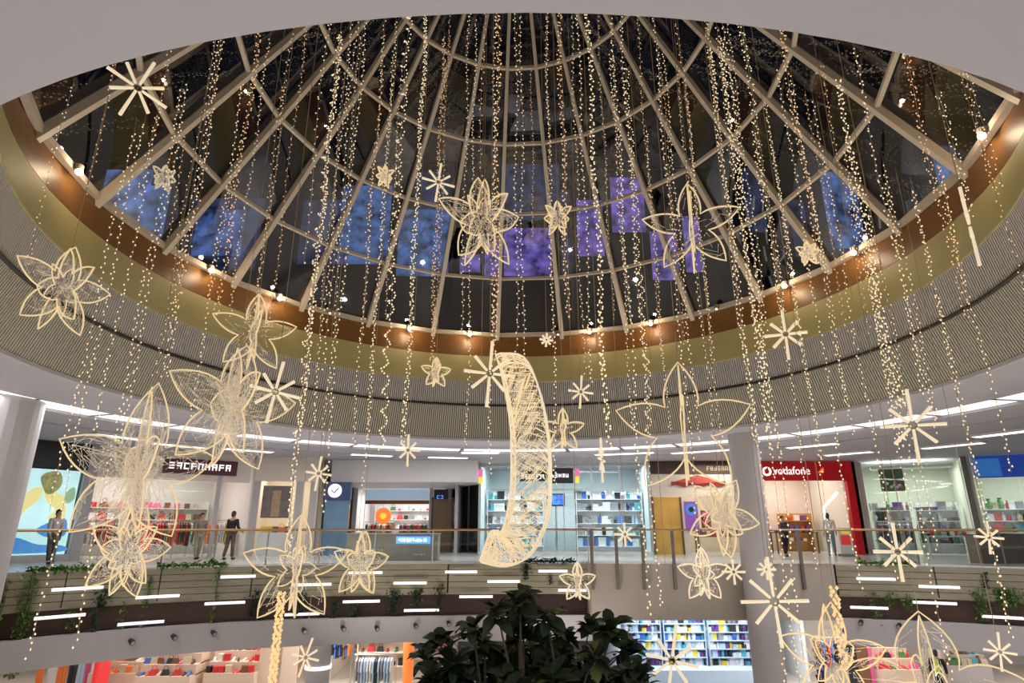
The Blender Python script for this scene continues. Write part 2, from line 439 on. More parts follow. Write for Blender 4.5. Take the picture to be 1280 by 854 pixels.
# columns
def column(x, y, r, z0, z1, label, collar=None):
    t = thing('column', label, 'column', (x, y, z0))
    b = MB(); b.lathe([(0,0),(r,0),(r,z1-z0),(0,z1-z0)], (0,0,0), 32); b.build('shaft', M_conc, t, True).data.polygons.foreach_set('use_smooth', [False]*(32*3))
    b = MB(); b.lathe([(r+.03,0),(r+.03,.15),(r,.17)], (0,0,0), 32); b.build('base_ring', M_steel, t)
    if collar is not None:
        b = MB(); b.lathe([(r,collar),(r+.05,collar),(r+.05,collar+.10),(r,collar+.10)], (0,0,0), 32); b.build('light_collar', M_tube, t)
    return t
p = at(941, 660, 20.25); column(p.x, p.y, .47, -4.75, ZC, 'round grey column beside the red phone shop, rising through both levels')
p = at(22, 600, 14.5); column(p.x-1.0, p.y, 1.0, -4.75, ZC, 'thick grey column cut by the left edge of the photo')
p = at(398, 830, 20.9); column(p.x, p.y, .36, -4.75, -2.36, 'short grey lower column with a white light collar', 1.72)

# ---------------------------------------------------------------- shops: helpers
def text_mesh(s, size, depth=.01):
    cu = bpy.data.curves.new('lettering', 'FONT'); cu.body = s; cu.size = size; cu.extrude = depth; cu.align_x = 'CENTER'; cu.align_y = 'CENTER'; cu.resolution_u = 3
    o = bpy.data.objects.new('lettering', cu); COL.objects.link(o)
    dg = bpy.context.evaluated_depsgraph_get(); me = bpy.data.meshes.new_from_object(o.evaluated_get(dg))
    bpy.data.objects.remove(o); me.materials.clear(); return me
def text(s, size, m, parent, loc, sx=1.0):
    me = text_mesh(s, size); me.materials.append(m)
    wd = max(v.co.x for v in me.vertices) - min(v.co.x for v in me.vertices)
    if sx > 1.01: sx = sx / wd
    return inst('lettering', me, parent, loc, (PI/2, 0, 0), (sx, 1, 1))
PALE = {'white': (.75,.75,.74), 'pale blue': (.45,.6,.75), 'blue': (.05,.15,.5), 'black': (.02,.02,.025), 'red': (.6,.03,.03), 'grey': (.3,.3,.32), 'beige': (.6,.5,.36),
        'orange': (.8,.2,.04), 'yellow': (.8,.6,.05), 'brown': (.2,.09,.04), 'green': (.06,.2,.06), 'purple': (.15,.05,.25), 'pink': (.75,.12,.3), 'teal': (.08,.4,.45)}
def cm(c): return mat('colour_' + c.replace(' ', '_'), PALE[c], .5, noise=.08)
def em(c, s=1.0): return mat('lit_%s_%.1f' % (c.replace(' ', '_'), s), PALE[c], .5, emit=PALE[c], es=s, sample=False)
ITEM = {}; ITEMS = []
def item_mesh(kind, c):
    k = (kind, c)
    if k in ITEM: return ITEM[k]
    b = MB()
    if kind == 'box': b.box((-.11,-.08,0),(.11,.08,.24)); b.box((-.115,-.085,.18),(.115,.085,.25))
    elif kind == 'small_box': b.box((-.09,-.06,0),(.09,.06,.14)); b.box((-.08,-.065,.03),(.08,-.06,.11))
    elif kind == 'bottle': b.lathe([(0,0),(.05,0),(.055,.03),(.055,.16),(.02,.2),(.02,.26),(0,.26)], n=8)
    elif kind == 'bowl': b.lathe([(0,0),(.05,0),(.12,.09),(.11,.09),(.04,.02),(0,.02)], n=10)
    elif kind == 'shoe':
        b.add([(-.05,-.14,0),(.05,-.14,0),(.045,.14,0),(-.045,.14,0),(-.035,-.14,.04),(.035,-.14,.04),(.04,-.02,.07),(-.04,-.02,.07),(.04,.14,.12),(-.04,.14,.12),(.035,.04,.10),(-.035,.04,.10)],
              [(0,3,2,1),(0,1,5,4),(4,5,6,7),(7,6,10,11),(11,10,8,9),(3,9,8,2),(1,2,8,10),(1,10,6),(1,6,5),(0,11,9,3),(0,7,11),(0,4,7)])
    elif kind == 'bag':
        b.add([(-.16,-.06,0),(.16,-.06,0),(.16,.06,0),(-.16,.06,0),(-.12,-.03,.22),(.12,-.03,.22),(.12,.03,.22),(-.12,.03,.22)], [(0,3,2,1),(4,5,6,7),(0,1,5,4),(1,2,6,5),(2,3,7,6),(3,0,4,7)])
        b.tube([(-.08,0,.2),(-.07,0,.33),(0,0,.38),(.07,0,.33),(.08,0,.2)], .012, 4)
    elif kind == 'garment':
        pr = [(-.05,0),(-.23,-.08),(-.30,-.42),(-.22,-.46),(-.17,-.22),(-.19,-.85),(.19,-.85),(.17,-.22),(.22,-.46),(.30,-.42),(.23,-.08),(.05,0)]
        n = len(pr); b.add([(-.03, x, z) for x, z in pr] + [(.03, x, z) for x, z in pr], [tuple(range(n)), tuple(range(2*n-1, n-1, -1))] + [(i, n+i, n+(i+1)%n, (i+1)%n) for i in range(n)])
        b.tube([(0,0,0),(0,0,.06),(0,.03,.09),(0,.0,.11)], .006, 4)
    elif kind == 'vase': b.lathe([(0,0),(.06,0),(.10,.12),(.06,.24),(.04,.28),(.06,.32),(.0,.32)], n=10)
    me = bpy.data.meshes.new(kind); me.from_pydata(b.v, [], b.f); me.materials.append(cm(c)); me.update(); ITEM[k] = me; return me
NAMES = {'box': 'carton', 'small_box': 'boxed_gadget', 'bottle': 'bottle', 'bowl': 'bowl', 'shoe': 'shoe', 'bag': 'handbag', 'garment': 'garment', 'vase': 'vase'}
CATS = {'box': 'carton', 'small_box': 'small box', 'bottle': 'bottle', 'bowl': 'bowl', 'shoe': 'shoe', 'bag': 'handbag', 'garment': 'garment', 'vase': 'vase'}
def item(kind, c, M, x, y, z, where, sc=1.0, rz=0):
    o = bpy.data.objects.new(NAMES[kind], item_mesh(kind, c)); COL.objects.link(o)
    o.matrix_world = M @ Matrix.Translation((x, y, z)) @ Matrix.Rotation(rz, 4, 'Z') @ Matrix.Scale(sc, 4)
    o['label'] = c + ' ' + CATS[kind] + ' ' + where; o['category'] = CATS[kind]; o['group'] = 'goods ' + where; ITEMS.append((o, c + ' ' + CATS[kind], where)); return o
def frame(A, B, z=0):
    A, B = Vector((A[0], A[1], z)), Vector((B[0], B[1], z)); e = (B-A); L = e.length; a = math.atan2(e.y, e.x)
    return Matrix.Translation(A) @ Matrix.Rotation(a, 4, 'Z'), L, a
def empty_at(M, a, name, label, cat, x=0, y=0, z=0, group=None, rz=0):
    p = M @ Vector((x, y, z)); return thing(name, label, cat, p, a + rz, group)
def shelf(M, a, x0, x1, y, zs, dp, m, label, cat='shelf unit', name='shelf_unit', back=True, group=None):
    t = empty_at(M, a, name, label, cat, x0, y, 0, group); L = x1-x0; top = zs[-1] + .35
    if back: b = MB(); b.box((0,dp-.03,0),(L,dp,top)); b.build('back_panel', m, t)
    for x in (0, L-.03): b = MB(); b.box((x,0,0),(x+.03,dp-.03,top)); b.build('side_panel', m, t)
    for z in zs: b = MB(); b.box((.03,0,z-.03),(L-.03,dp-.03,z)); b.build('shelf', m, t)
    return t
def stock(M, x0, x1, y, zs, step, kinds, cols, where, zoff=0, sc=1.0, jit=0.0, rows=('lowest','second','third','fourth','fifth','sixth','seventh')):
    for i, z in enumerate(zs):
        x = x0 + step*.6
        while x < x1 - step*.4:
            item(random.choice(kinds), random.choice(cols), M, x + random.uniform(-.02,.02), y, z + zoff, 'on the %s shelf %s' % (rows[i], where), random.uniform(.85,1.15)*sc, random.uniform(-jit, jit)); x += step*random.uniform(.9,1.3)
def rack(M, a, x0, x1, y, z, cols, where, step=.09, h=1.45, rz=0):
    t = empty_at(M, a, 'clothes_rack', 'clothes rack %s' % where, 'clothes rack', x0, y, z); L = x1-x0
    b = MB(); b.tube([(0,0,h),(L,0,h)], .015); b.build('rail', M_steel, t)
    for x in (.03, L-.03):
        b = MB(); b.tube([(x,0,0),(x,0,h)], .014); b.tube([(x,-.22,.02),(x,.22,.02)], .014); b.build('leg', M_steel, t)
    x = x0 + .12
    while x < x1 - .1:
        item('garment', random.choice(cols), M, x, y, z + h - .11, 'on the rack %s' % where, random.uniform(.9,1.1)); x += step*random.uniform(.9,1.3)
def table(M, a, x0, x1, y0, y1, z, h, m, label):
    t = empty_at(M, a, 'display_table', label, 'table', x0, y0, z); W, D = x1-x0, y1-y0
    b = MB(); b.box((0,0,h-.04),(W,D,h)); b.build('tabletop', m, t)
    for x in (0.02, W-.07):
        for y in (0.02, D-.07): b = MB(); b.box((x,y,0),(x+.05,y+.05,h-.04)); b.build('leg', m, t)
    return t
def panel(root, name, m, x0, x1, z0, z1, y0=-.04, y1=.04):
    b = MB(); b.box((x0,y0,z0),(x1,y1,z1)); return b.build(name, m, root)
def glyphs(root, m, x0, x1, zc, h, y, n, name='lettering'):
    b = MB(); step = (x1-x0)/n
    for i in range(n):
        x = x0 + i*step; w = step*.72; t_ = step*.2
        L_ = [(x, x+t_, zc-h/2, zc+h/2), (x+w-t_, x+w, zc-h/2, zc+h/2), (x, x+w, zc+h/2-t_, zc+h/2), (x, x+w, zc-t_/2, zc+t_/2), (x, x+w, zc-h/2, zc-h/2+t_)]
        for (a_, c_, e_, f_) in random.sample(L_, random.choice((3, 3, 4))): b.box((a_,y-.012,e_),(c_,y,f_))
    return b.build(name, m, root)
def shell(M, L, dp, z0, z1, m, wide=0):
    for nm, a_, b_ in (('wall_shop_back', (-wide,dp,z0),(L+wide,dp+.1,z1)), ('wall_shop_left', (-wide-.06,.1,z0),(-wide+.06,dp,z1)), ('wall_shop_right', (L+wide-.06,.1,z0),(L+wide+.06,dp,z1))):
        b = MB(); b.box(a_, b_, M); struct(nm, b, m)
def shoplight(M, a, x, y, z, e, col=(1,.97,.95), sx=2.5, sy=1.5):
    lamp('AREA', M @ Vector((x,y,z)), e, col, sx, sy, (0,0,a), name='shop_lamp')
def pxx(M, px, py=650):
    """local x on the front line seen at column px"""
    r = ray(px, py); Mi = M.inverted(); o = Mi @ CAM; d = Mi.to_3x3() @ r; k = -o.y / d.y; return (o + d*k).x
SL = 85
# ---- poster wall (far left)
M, L, a = frame((-17.3,20.9), (-15.97,23.0))
t = empty_at(M, a, 'poster_wall', 'shop front with a black fascia over a large lit poster at the far left', 'shop front')
panel(t, 'black_header', M_black, -.3, L, 3.2, 4.15, -.1, .15)
panel(t, 'side_strip', M_dark, -.30, .04, .2, 3.2)
panel(t, 'pink_strip', em('pink', .6), -.22, -.08, 1.0, 2.1, -.06, -.04)
panel(t, 'plinth', M_conc, -.3, L, 0, .25)
po = empty_at(M, a, 'lit_poster', 'large lit pale blue poster of a person in yellow with blue shorts', 'poster', .05, 0, 0)
M_pbg = mat('poster_pale_blue', (.55,.85,.88), .5, emit=(.50,.80,.82), es=.75, noise=.12, nscale=1.5, sample=False)
panel(po, 'sheet', M_pbg, 0, L-.25, .25, 3.15, -.08, -.04)
def blob(root, name, m, pts, y=-.085, th=.006):
    P = pts; n0 = len(P); pts = []
    for i in range(n0):
        a_, b_, c_, d_ = P[i-1], P[i], P[(i+1)%n0], P[(i+2)%n0]
        for j in range(5):
            u_ = j/5; pts.append(tuple(.5*(2*b_[k]+(c_[k]-a_[k])*u_+(2*a_[k]-5*b_[k]+4*c_[k]-d_[k])*u_*u_+(3*b_[k]-a_[k]-3*c_[k]+d_[k])*u_**3) for k in (0,1)))
    n = len(pts); b = MB(); b.add([(x,y,z) for x,z in pts]+[(x,y+th,z) for x,z in pts], [tuple(range(n)), tuple(range(2*n-1,n-1,-1))]+[(i,n+i,n+(i+1)%n,(i+1)%n) for i in range(n)]); return b.build(name, m, root)
W_ = L-.25
def bl(name, c, s, pts, y): blob(po, name, em(c, s) if isinstance(c, str) else c, [(x*W_, .25+z*2.9) for x, z in pts], y)
M_py = mat('poster_yellow', (.75,.68,.28), .5, emit=(.75,.68,.28), es=.7, sample=False)
M_ph = mat('poster_hair', (.25,.25,.1), .5, emit=(.25,.25,.1), es=.7, noise=.5, nscale=9, sample=False)
M_pg = mat('poster_green', (.25,.42,.25), .5, emit=(.25,.42,.25), es=.7, sample=False)
M_pb = mat('poster_blue', (.06,.25,.6), .5, emit=(.06,.25,.6), es=.7, sample=False)
bl('printed_leaves', M_pg, 0, [(.02,.66),(.12,.8),(.25,.76),(.2,.68),(.06,.58)], -.086)
bl('printed_leaves', M_pg, 0, [(.84,.72),(.95,.8),(.98,.66),(.88,.6)], -.086)
bl('printed_shirt', M_py, 0, [(.28,.68),(.42,.78),(.52,.76),(.48,.62),(.34,.5),(.2,.25),(.12,.2),(.2,.45)], -.088)
bl('printed_arm', M_py, 0, [(.55,.72),(.8,.7),(.9,.5),(.84,.38),(.66,.42),(.74,.52),(.62,.6)], -.088)
bl('printed_hair', M_ph, 0, [(.45,.9),(.55,.97),(.7,.97),(.76,.86),(.72,.76),(.6,.7),(.52,.76)], -.090)
bl('printed_shorts', M_pb, 0, [(.55,.3),(.9,.42),(.95,.22),(.7,.2)], -.088)
bl('printed_sea', M_pb, 0, [(.02,.03),(.02,.16),(.3,.2),(.6,.12),(.95,.1),(.95,.03)], -.087)

# ---- clothing shop
M, L, a = frame((-15.97,23.0), (-11.2,26.8))
shell(M, L, 5, 0, 4.15, M_white)
t = empty_at(M, a, 'clothing_shopfront', 'bright clothing shop front with a dark red sign behind the big left stars', 'shop front')
panel(t, 'pier', M_conc, 0, .35, 0, 4.15, -.05, .3)
for x in (1.7, 4.6): panel(t, 'pier', M_conc, x, x+.18, 0, 3.5)
panel(t, 'header', mat('cream_wall', (.78,.70,.60), .6, noise=.04), .35, L-.2, 3.0, 4.15, -.02, .2)
sg = panel(t, 'sign_board', mat('wine_red', (.10,.01,.03), .4, noise=.2), 2.5, 5.3, 3.25, 3.85, -.1, -.03)
glyphs(sg, em('white', 1.1), 2.7, 5.1, 3.56, .26, -.11, 9)
shoplight(M, a, 2.5, 2.4, 3.9, SL*2.0, (1,.88,.76), 3.5, 2.5)
panel(t, 'striped_pane', M_shopglass, 1.9, 4.5, .1, 2.95, .0, .02)
zs = [.5, 1.0, 1.5, 2.0]
shelf(M, a, .6, 5.4, 4.4, zs, .45, M_white, 'white wall shelving at the back of the bright clothing shop')
stock(M, .6, 5.4, 4.6, zs, .34, ['box','bag'], ['red','white','brown','pink','black','beige'], 'at the back of the bright clothing shop')
rack(M, a, .9, 1.6, .6, 0, ['red','white','grey'], 'nearest the left pier of the bright clothing shop', .08)
rack(M, a, 3.4, 4.4, .7, 0, ['red','black','brown','white'], 'nearest the red and white window of the bright clothing shop', .08)
rack(M, a, .5, 2.0, 1.6, 0, ['red','white','grey','brown','beige'], 'left of the entrance in the bright clothing shop')
rack(M, a, 2.6, 4.2, 1.9, 0, ['red','black','white','orange','beige'], 'in the middle of the bright clothing shop')
rack(M, a, 4.7, 5.9, 1.4, 0, ['yellow','orange','grey','white'], 'right side of the bright clothing shop')
panel(t, 'red_banner', em('red', .7), 2.15, 2.5, .3, 1.3, -.05, -.02)
# ---- beige shop with a dark window picture
M, L, a = frame((-11.2,26.8), (-8.65,27.4))
t = empty_at(M, a, 'beige_shopfront', 'beige shop front with a dark framed window, left of the blue round sign', 'shop front')
cw = MATS['cream_wall']
panel(t, 'header', cw, 0, L, 3.1, 4.15, -.03, .2)
panel(t, 'pier', M_conc, 0, .28, 0, 3.1); panel(t, 'pier', M_conc, 1.75, 2.05, 0, 3.1); panel(t, 'pier', M_conc, 2.35, L, 0, 3.1)
panel(t, 'dark_window', mat('dark_picture', (.16,.13,.12), .4, noise=.7, nscale=4), .4, 1.55, 1.55, 2.9, .0, .06)
panel(t, 'figure_print', mat('picture_figure', (.42,.30,.16), .5, noise=.5, nscale=6), .8, 1.15, 1.6, 2.7, -.01, .0)
panel(t, 'counter', M_white, .35, 1.65, 0, .95, .3, .9)
shell(M, L, 4, 0, 4.15, cw); shoplight(M, a, 1.2, 1.8, 3.9, SL*.9, (1,.9,.75), 1.8, 1.8)
for x in (.5,.75,1.0,1.25,1.5): item(random.choice(['box','bag']), random.choice(['yellow','brown','orange','green']), M, x, .6, .95, 'on the white counter of the beige shop')
# ---- recess: blue sign pier, dropped bulkhead, sports shop, corridor
M, L, a = frame((-8.3,27.6), (-7.1,27.7))
t = empty_at(M, a, 'blue_sign_pier', 'dark blue glossy pier with a white round lit sign and tick mark', 'sign')
panel(t, 'pier', mat('navy_gloss', (.02,.06,.17), .2, noise=.2), 0, 1.1, 2.3, 3.1, -.1, .3)
panel(t, 'lower_glass', mat('steel_blue_gloss', (.10,.22,.34), .15, noise=.3, nscale=2), .02, 1.08, 0, 2.3, -.06, .26)
b = MB(); b.tube([(.42,-.16,2.72),(.42,-.1,2.72)], .30, 20); b.build('round_sign', em('white', 1.2), t)
b = MB(); b.tube([(.28,-.17,2.74),(.40,-.17,2.62),(.58,-.17,2.84)], .025, 4); b.build('tick_mark', mat('navy_gloss', (0,0,0)), t)
b = MB(); b.box((-8.3,28.2,3.15),(-1.6,40,4.14)); struct('trim_9', b, M_white)
M, L, a = frame((-8.4,33.0), (-2.9,33.0))
t = empty_at(M, a, 'sports_shopfront', 'set-back shop front with an orange disc and pale blue lintel', 'shop front')
panel(t, 'lintel', em('pale blue', .35), .6, 4.0, 2.55, 3.1)
pz = panel(t, 'black_sign', M_black, 4.25, 5.0, 2.45, 3.1, -.08, 0); glyphs(pz, em('blue', 2), 4.42, 4.8, 2.7, .18, -.09, 2)
for x in (0, 4.02, 5.05): panel(t, 'pier', M_conc, x, x+.2, 0, 3.15)
panel(t, 'transom', mat('rust_panel', (.30,.10,.03), .5, noise=.4), .6, 4.0, 2.35, 2.54, 0, .05)
shell(M, 5.3, 4, 0, 3.15, M_white); shoplight(M, a, 2.5, 1.6, 3.05, SL*1.8, (1,.96,.93), 3.6, 2)
b = MB(); b.tube([(1.55,.3,1.75),(1.55,.36,1.75)], .42, 20); tg = empty_at(M, a, 'orange_disc_sign', 'orange round sign with a yellow centre inside the set-back shop', 'sign'); b.build('disc', em('orange', .9), tg); b = MB(); b.tube([(1.55,.33,2.1),(1.55,.33,3.15)], .015, 4); b.build('hanger', M_steel, tg)
b = MB(); b.tube([(1.55,.28,1.75),(1.55,.3,1.75)], .16, 14); b.build('centre', em('yellow', .9), tg)
rack(M, a, .4, 2.0, 1.2, 0, ['brown','black','red','beige','grey'], 'under the orange disc in the set-back shop')
rack(M, a, 2.3, 3.9, .9, 0, ['black','red','green','grey','pink'], 'right of the orange disc in the set-back shop')
zs = [.6, 1.1, 1.6, 2.1]; shelf(M, a, .4, 5.0, 3.5, zs, .4, M_white, 'white back shelving in the set-back shop')
stock(M, .4, 5.0, 3.7, zs, .36, ['shoe','box','bag'], ['black','red','white','grey','brown','green'], 'in the set-back shop')
b = MB(); b.box((-2.75,30,0),(-2.6,36,3.15)); struct('wall_corridor', b, M_conc)
M, L, a = frame((-4.0,31.0), (-2.75,31.0))
t = empty_at(M, a, 'wood_display_panel', 'dark brown panel at the end of the recess, left of the glass electronics shop', 'panel')
panel(t, 'panel', mat('dark_oak', (.13,.08,.03), .5, noise=.5, nscale=5), .1, 1.0, 0, 2.5); panel(t, 'frame', M_black, .0, .1, 0, 2.6); panel(t, 'frame', M_black, 1.0, 1.1, 0, 2.6)
# kiosk before the recess
pk0, pk1 = at(432, 690, 23.2), at(547, 690, 23.2)
M, L, a = frame((pk0.x, 23.2), (pk1.x, 23.2))
t = empty_at(M, a, 'kiosk_counter', 'olive grey kiosk counter with a lit blue sign behind the glass balustrade', 'counter')
panel(t, 'body', mat('kiosk_grey', (.34,.32,.26), .5, noise=.12), 0, L, 0, .92, 0, .7); panel(t, 'worktop', M_steel, -.03, L+.03, .92, .96, -.03, .73)
xs0, xs1 = pxx(M, 497), pxx(M, 539)
pz = panel(t, 'blue_light_sign', mat('blue_sign_light', (.1,.3,.9), .4, emit=(.10,.32,1), es=1.6, sample=False), xs0, xs1, .60, .84, -.05, 0); glyphs(pz, em('white', 1.6), xs0+.08, xs1-.1, .72, .11, -.055, 7)
glyphs(t, M_white, pxx(M, 467), pxx(M, 483), .40, .10, -.002, 3); glyphs(t, M_white, pxx(M, 518), pxx(M, 534), .22, .05, -.002, 5)
# ---- glass electronics shop
M, L, a = frame((-1.55,29.5), (6.4,28.9))
shell(M, L, 4.2, 0, 4.15, mat('pale_aqua_wall', (.66,.73,.74), .5, noise=.03), 0)
t = empty_at(M, a, 'electronics_shopfront', 'glass fronted electronics shop with white shelves in the centre', 'shop front')
for i in range(6):
    x = i*L/6; panel(t, 'pane', M_shopglass, x+.02, x+L/6-.02, .1, 3.95, 0, .02)
for i in range(7): panel(t, 'mullion', M_steel, i*L/6-.02, i*L/6+.02, 0, 4.0, -.02, .03)
panel(t, 'top_rail', M_steel, 0, L, 3.95, 4.12); panel(t, 'sill', M_white, 0, L, 0, .1)
x0, x1 = pxx(M, 686), pxx(M, 718); pz = panel(t, 'black_sign', M_black, x0, x1, 3.15, 3.85, -.2, -.05); glyphs(pz, em('white', 1.5), x0+.18, x1-.18, 3.5, .16, -.21, 5)
x2 = pxx(M, 650); pz = panel(t, 'black_sign', M_black, x2, x0-.05, 3.25, 3.75, -.2, -.05); glyphs(pz, em('white', 1.5), x2+.1, x0-.15, 3.45, .2, -.21, 8)
x0, x1 = pxx(M, 683), pxx(M, 707)
sc = empty_at(M, a, 'wall_screen', 'black framed screen showing a blue picture in the electronics shop', 'screen', x0, 2.2, 0)
sc.location = M @ Vector((x0, 1.2, 0)); panel(sc, 'frame', M_black, 0, x1-x0, 2.15, 2.75, 0, .05); panel(sc, 'display', mat('screen_blue', (.02,.08,.4), .3, emit=(.08,.22,.9), es=1.3, noise=.8, nscale=5, sample=False), .08, x1-x0-.08, 2.22, 2.68, -.01, 0)
panel(sc, 'stand', M_steel, (x1-x0)/2-.05, (x1-x0)/2+.05, 0, 2.15, .01, .05)
zs = [.3, .8, 1.35, 1.95, 2.5]
xa, xb, xc = pxx(M, 681), pxx(M, 722), L
shelf(M, a, .2, xa-.1, 1.6, zs, .4, M_white, 'wide white shelf unit at the left of the electronics shop')
shelf(M, a, xb, xc-.15, 1.6, zs, .4, M_white, 'wide white shelf unit at the right of the electronics shop')
for x0, x1, wh in ((.2, xa-.1, 'at the left of the electronics shop'), (xb, xc-.15, 'at the right of the electronics shop')):
    stock(M, x0, x1, 1.78, zs, .17, ['small_box','box','box','bottle'], ['white','black','pale blue','blue','white','white','grey','teal'], wh, sc=1.45)
panel(t, 'shelf_valance', M_steel, .1, L-.1, 2.92, 3.0, 1.5, 1.6)
shoplight(M, a, L*.28, .9, 4.05, SL*2.0, (.86,.95,1), 3.4, 1.2); shoplight(M, a, L*.75, .9, 4.05, SL*2.0, (.86,.95,1), 3.4, 1.2)
for px, k in ((601, 0), (723, 1)):
    x = pxx(M, px); g = empty_at(M, a, 'hanging_pennant', 'small pink and yellow pennant hanging %s' % ('right of the black shop sign' if k else 'in the left corner of the electronics shop front'), 'pennant', x, -.3, 0)
    panel(g, 'pink_half', em('pink', .9), -.1, .1, 3.45, 3.8, -.01, .01); panel(g, 'yellow_half', em('yellow', .9), -.09, .09, 3.15, 3.45, -.01, .01); b = MB(); b.tube([(0,0,3.8),(0,0,4.14)], .008, 4); b.build('cord', M_wire, g)
Mw, Lw, aw = frame((-3.5,33.4), (-1.55,29.5))
t = empty_at(Mw, aw, 'angled_glass_wing', 'angled side window of the electronics shop with a white corner post', 'shop window')
for i in range(3): panel(t, 'pane', M_shopglass, i*Lw/3+.03, (i+1)*Lw/3-.03, .1, 3.9, 0, .02)
panel(t, 'corner_post', M_white, -.1, .25, 0, 4.1, -.15, .15); panel(t, 'top_rail', M_white, 0, Lw, 3.9, 4.14)
# ---- gift shop with red drape
M, L, a = frame((6.5,28.8), (10.9,28.6))
shell(M, L, 4, 0, 4.15, cw)
t = empty_at(M, a, 'gift_shopfront', 'beige shop front with dark header and red drape left of the grey column', 'shop front')
panel(t, 'dark_header', mat('dark_brown_panel', (.07,.04,.03), .5, noise=.3), 0, 4.3, 3.55, 4.15, -.05, .2)
glyphs(t, cm('beige'), 2.6, 3.8, 3.8, .2, -.06, 7)
panel(t, 'header', cw, 0, 4.3, 2.55, 3.55, 0, .1)
b = MB(); n = 12
for i in range(n+1):
    u_ = i/n; x = .9 + 2.5*u_; s_ = abs(u_-.5)*2
    for j, (y, z) in enumerate(((-.06, 3.5-.35*s_), (-.14, 3.2-.1*(1-s_)), (-.06, 3.0+.06*math.sin(u_*20)))): b.v.append((x,y,z))
for i in range(n):
    for j in range(2): b.f.append((3*i+j, 3*i+3+j, 3*i+4+j, 3*i+1+j))
b.build('red_drape', mat('red_cloth', (.38,.05,.04), .7, noise=.3, nscale=6), t)
x0, x1 = pxx(M, 818), pxx(M, 851)
panel(t, 'door_frame', MATS['dark_oak'], x0-.08, x0, .0, 2.5, -.05, .1); panel(t, 'door_frame', MATS['dark_oak'], x1, x1+.08, 0, 2.5, -.05, .1)
panel(t, 'gold_door', mat('gold_panel', (.62,.36,.07), .35, .2, noise=.5, nscale=1.2), x0, x1, 0, 2.5, 0, .05)
panel(t, 'wall_piece', cw, x1+.08, x1+.35, 0, 2.55)
panel(t, 'red_edge', cm('red'), 4.05, 4.2, 0, 3.6, -.08, 0)
po = empty_at(M, a, 'purple_poster', 'purple and blue poster with a round dark head shape beside the gold door', 'poster', pxx(M, 856), -.1)
panel(po, 'sheet', em('purple', .9), 0, .6, 1.0, 2.3, 0, .03); b = MB(); b.tube([(.3,-.02,1.95),(.3,0,1.95)], .26, 16); b.build('round_print', em('blue', .8), po); b = MB(); b.tube([(.3,-.04,1.95),(.3,-.02,1.95)], .12, 12); b.build('round_print', M_black, po)
po = empty_at(M, a, 'framed_print', 'small dark red framed print on the beige wall right of the purple poster', 'picture', pxx(M, 876), -.1)
panel(po, 'frame', M_dark, 0, .42, 1.15, 1.9, 0, .03); panel(po, 'print', cm('red'), .05, .37, 1.2, 1.5, -.01, 0); panel(po, 'print', cm('pink'), .05, .37, 1.6, 1.85, -.01, 0)
shoplight(M, a, 3.0, -.9, 4.0, SL*.8, (1,.88,.7), 2.4, .8); shoplight(M, a, 2.4, 2, 3.9, SL, (1,.88,.7), 2.4, 1.6)
table(M, a, 1.6, 3.6, -1.3, -.7, 0, .8, MATS['dark_oak'], 'dark display table in front of the beige gift shop')
for i in range(9): item(random.choice(['bowl','box','bag','vase']), random.choice(['black','brown','red','white','purple']), M, 1.75+i*.21, -1.0, .8, 'on the dark table before the gift shop', .9)
# ---- phone shop
M, L, a = frame((11.4,28.8), (15.9,28.8))
RED = mat('signal_red', (.42,.006,.01), .4, emit=(.42,.006,.01), es=.25, noise=.05, sample=False)
shell(M, L-.1, 4.4, 0, 4.15, mat('warm_white_wall', (.72,.64,.58), .6, noise=.03))
t = empty_at(M, a, 'phone_shopfront', 'red framed phone shop front with a white lettered sign right of the column', 'shop front')
hd = panel(t, 'header', RED, 0, L-.25, 3.25, 4.12, -.15, .15)
b = MB(); b.box((L-.35,-.18,3.25),(L-.02,.15,4.12)); b.box((L-.35,-.18,0),(L-.02,.15,3.3)); b.build('red_leg', RED, t)
xl = pxx(M, 964); b = MB(); b.tube([(xl,-.2,3.66),(xl,-.15,3.66)], .21, 28); b.build('white_disc', em('white', 1.2), t)
b = MB(); b.tube([(xl-.02,-.22,3.66),(xl-.02,-.2,3.66)], .115, 20); b.add([(xl-.07,-.215,3.72),(xl+.02,-.215,3.85),(xl+.06,-.215,3.84),(xl+.05,-.215,3.72)], [(0,1,2,3)]); b.build('comma_mark', RED, t)
x0, x1 = pxx(M, 972.5), pxx(M, 1019)
text('vodafone', .52, em('white', 1.3), hd, ((x0+x1)/2, -.165, 3.68), x1-x0)
b = MB(); b.add([(x1+.35,-.16,3.6),(x1+.65,-.16,3.6),(x1+.65,-.16,3.85)], [(0,1,2)]); b.build('small_mark', em('orange', 1), t)
g = M_shopglass
panel(t, 'pane', g, 2.5, L-.4, .1, 3.2, 0, .02)
tri = empty_at(M, a, 'angular_light', 'white angular lit frame at the right of the red phone shop', 'light', 0, .6, 0)
xq = pxx(M, 1040); b = MB(); b.tube([(xq+.75,0,2.75),(xq,0,2.05),(xq,0,0)], .07, 6); b.build('tube', em('white', 1.6), tri)
gw = mat('honey_wood', (.50,.27,.07), .45, noise=.4, nscale=5)
zs = [.5, 1.0, 1.5]
shelf(M, a, .4, 1.7, 3.2, zs, .4, gw, 'honey coloured shelf unit at the left in the phone shop')
shelf(M, a, 2.3, 3.9, 3.2, zs, .4, gw, 'honey coloured shelf unit at the right in the phone shop')
for x0, x1, wh in ((.4,1.7,'of the left honey unit in the phone shop'), (2.3,3.9,'of the right honey unit in the phone shop')): stock(M, x0, x1, 3.38, zs, .3, ['small_box','box'], ['purple','black','white','red','blue'], wh)
table(M, a, 1.0, 3.0, .9, 1.6, 0, .95, MATS['dark_oak'], 'long dark counter table inside the phone shop')
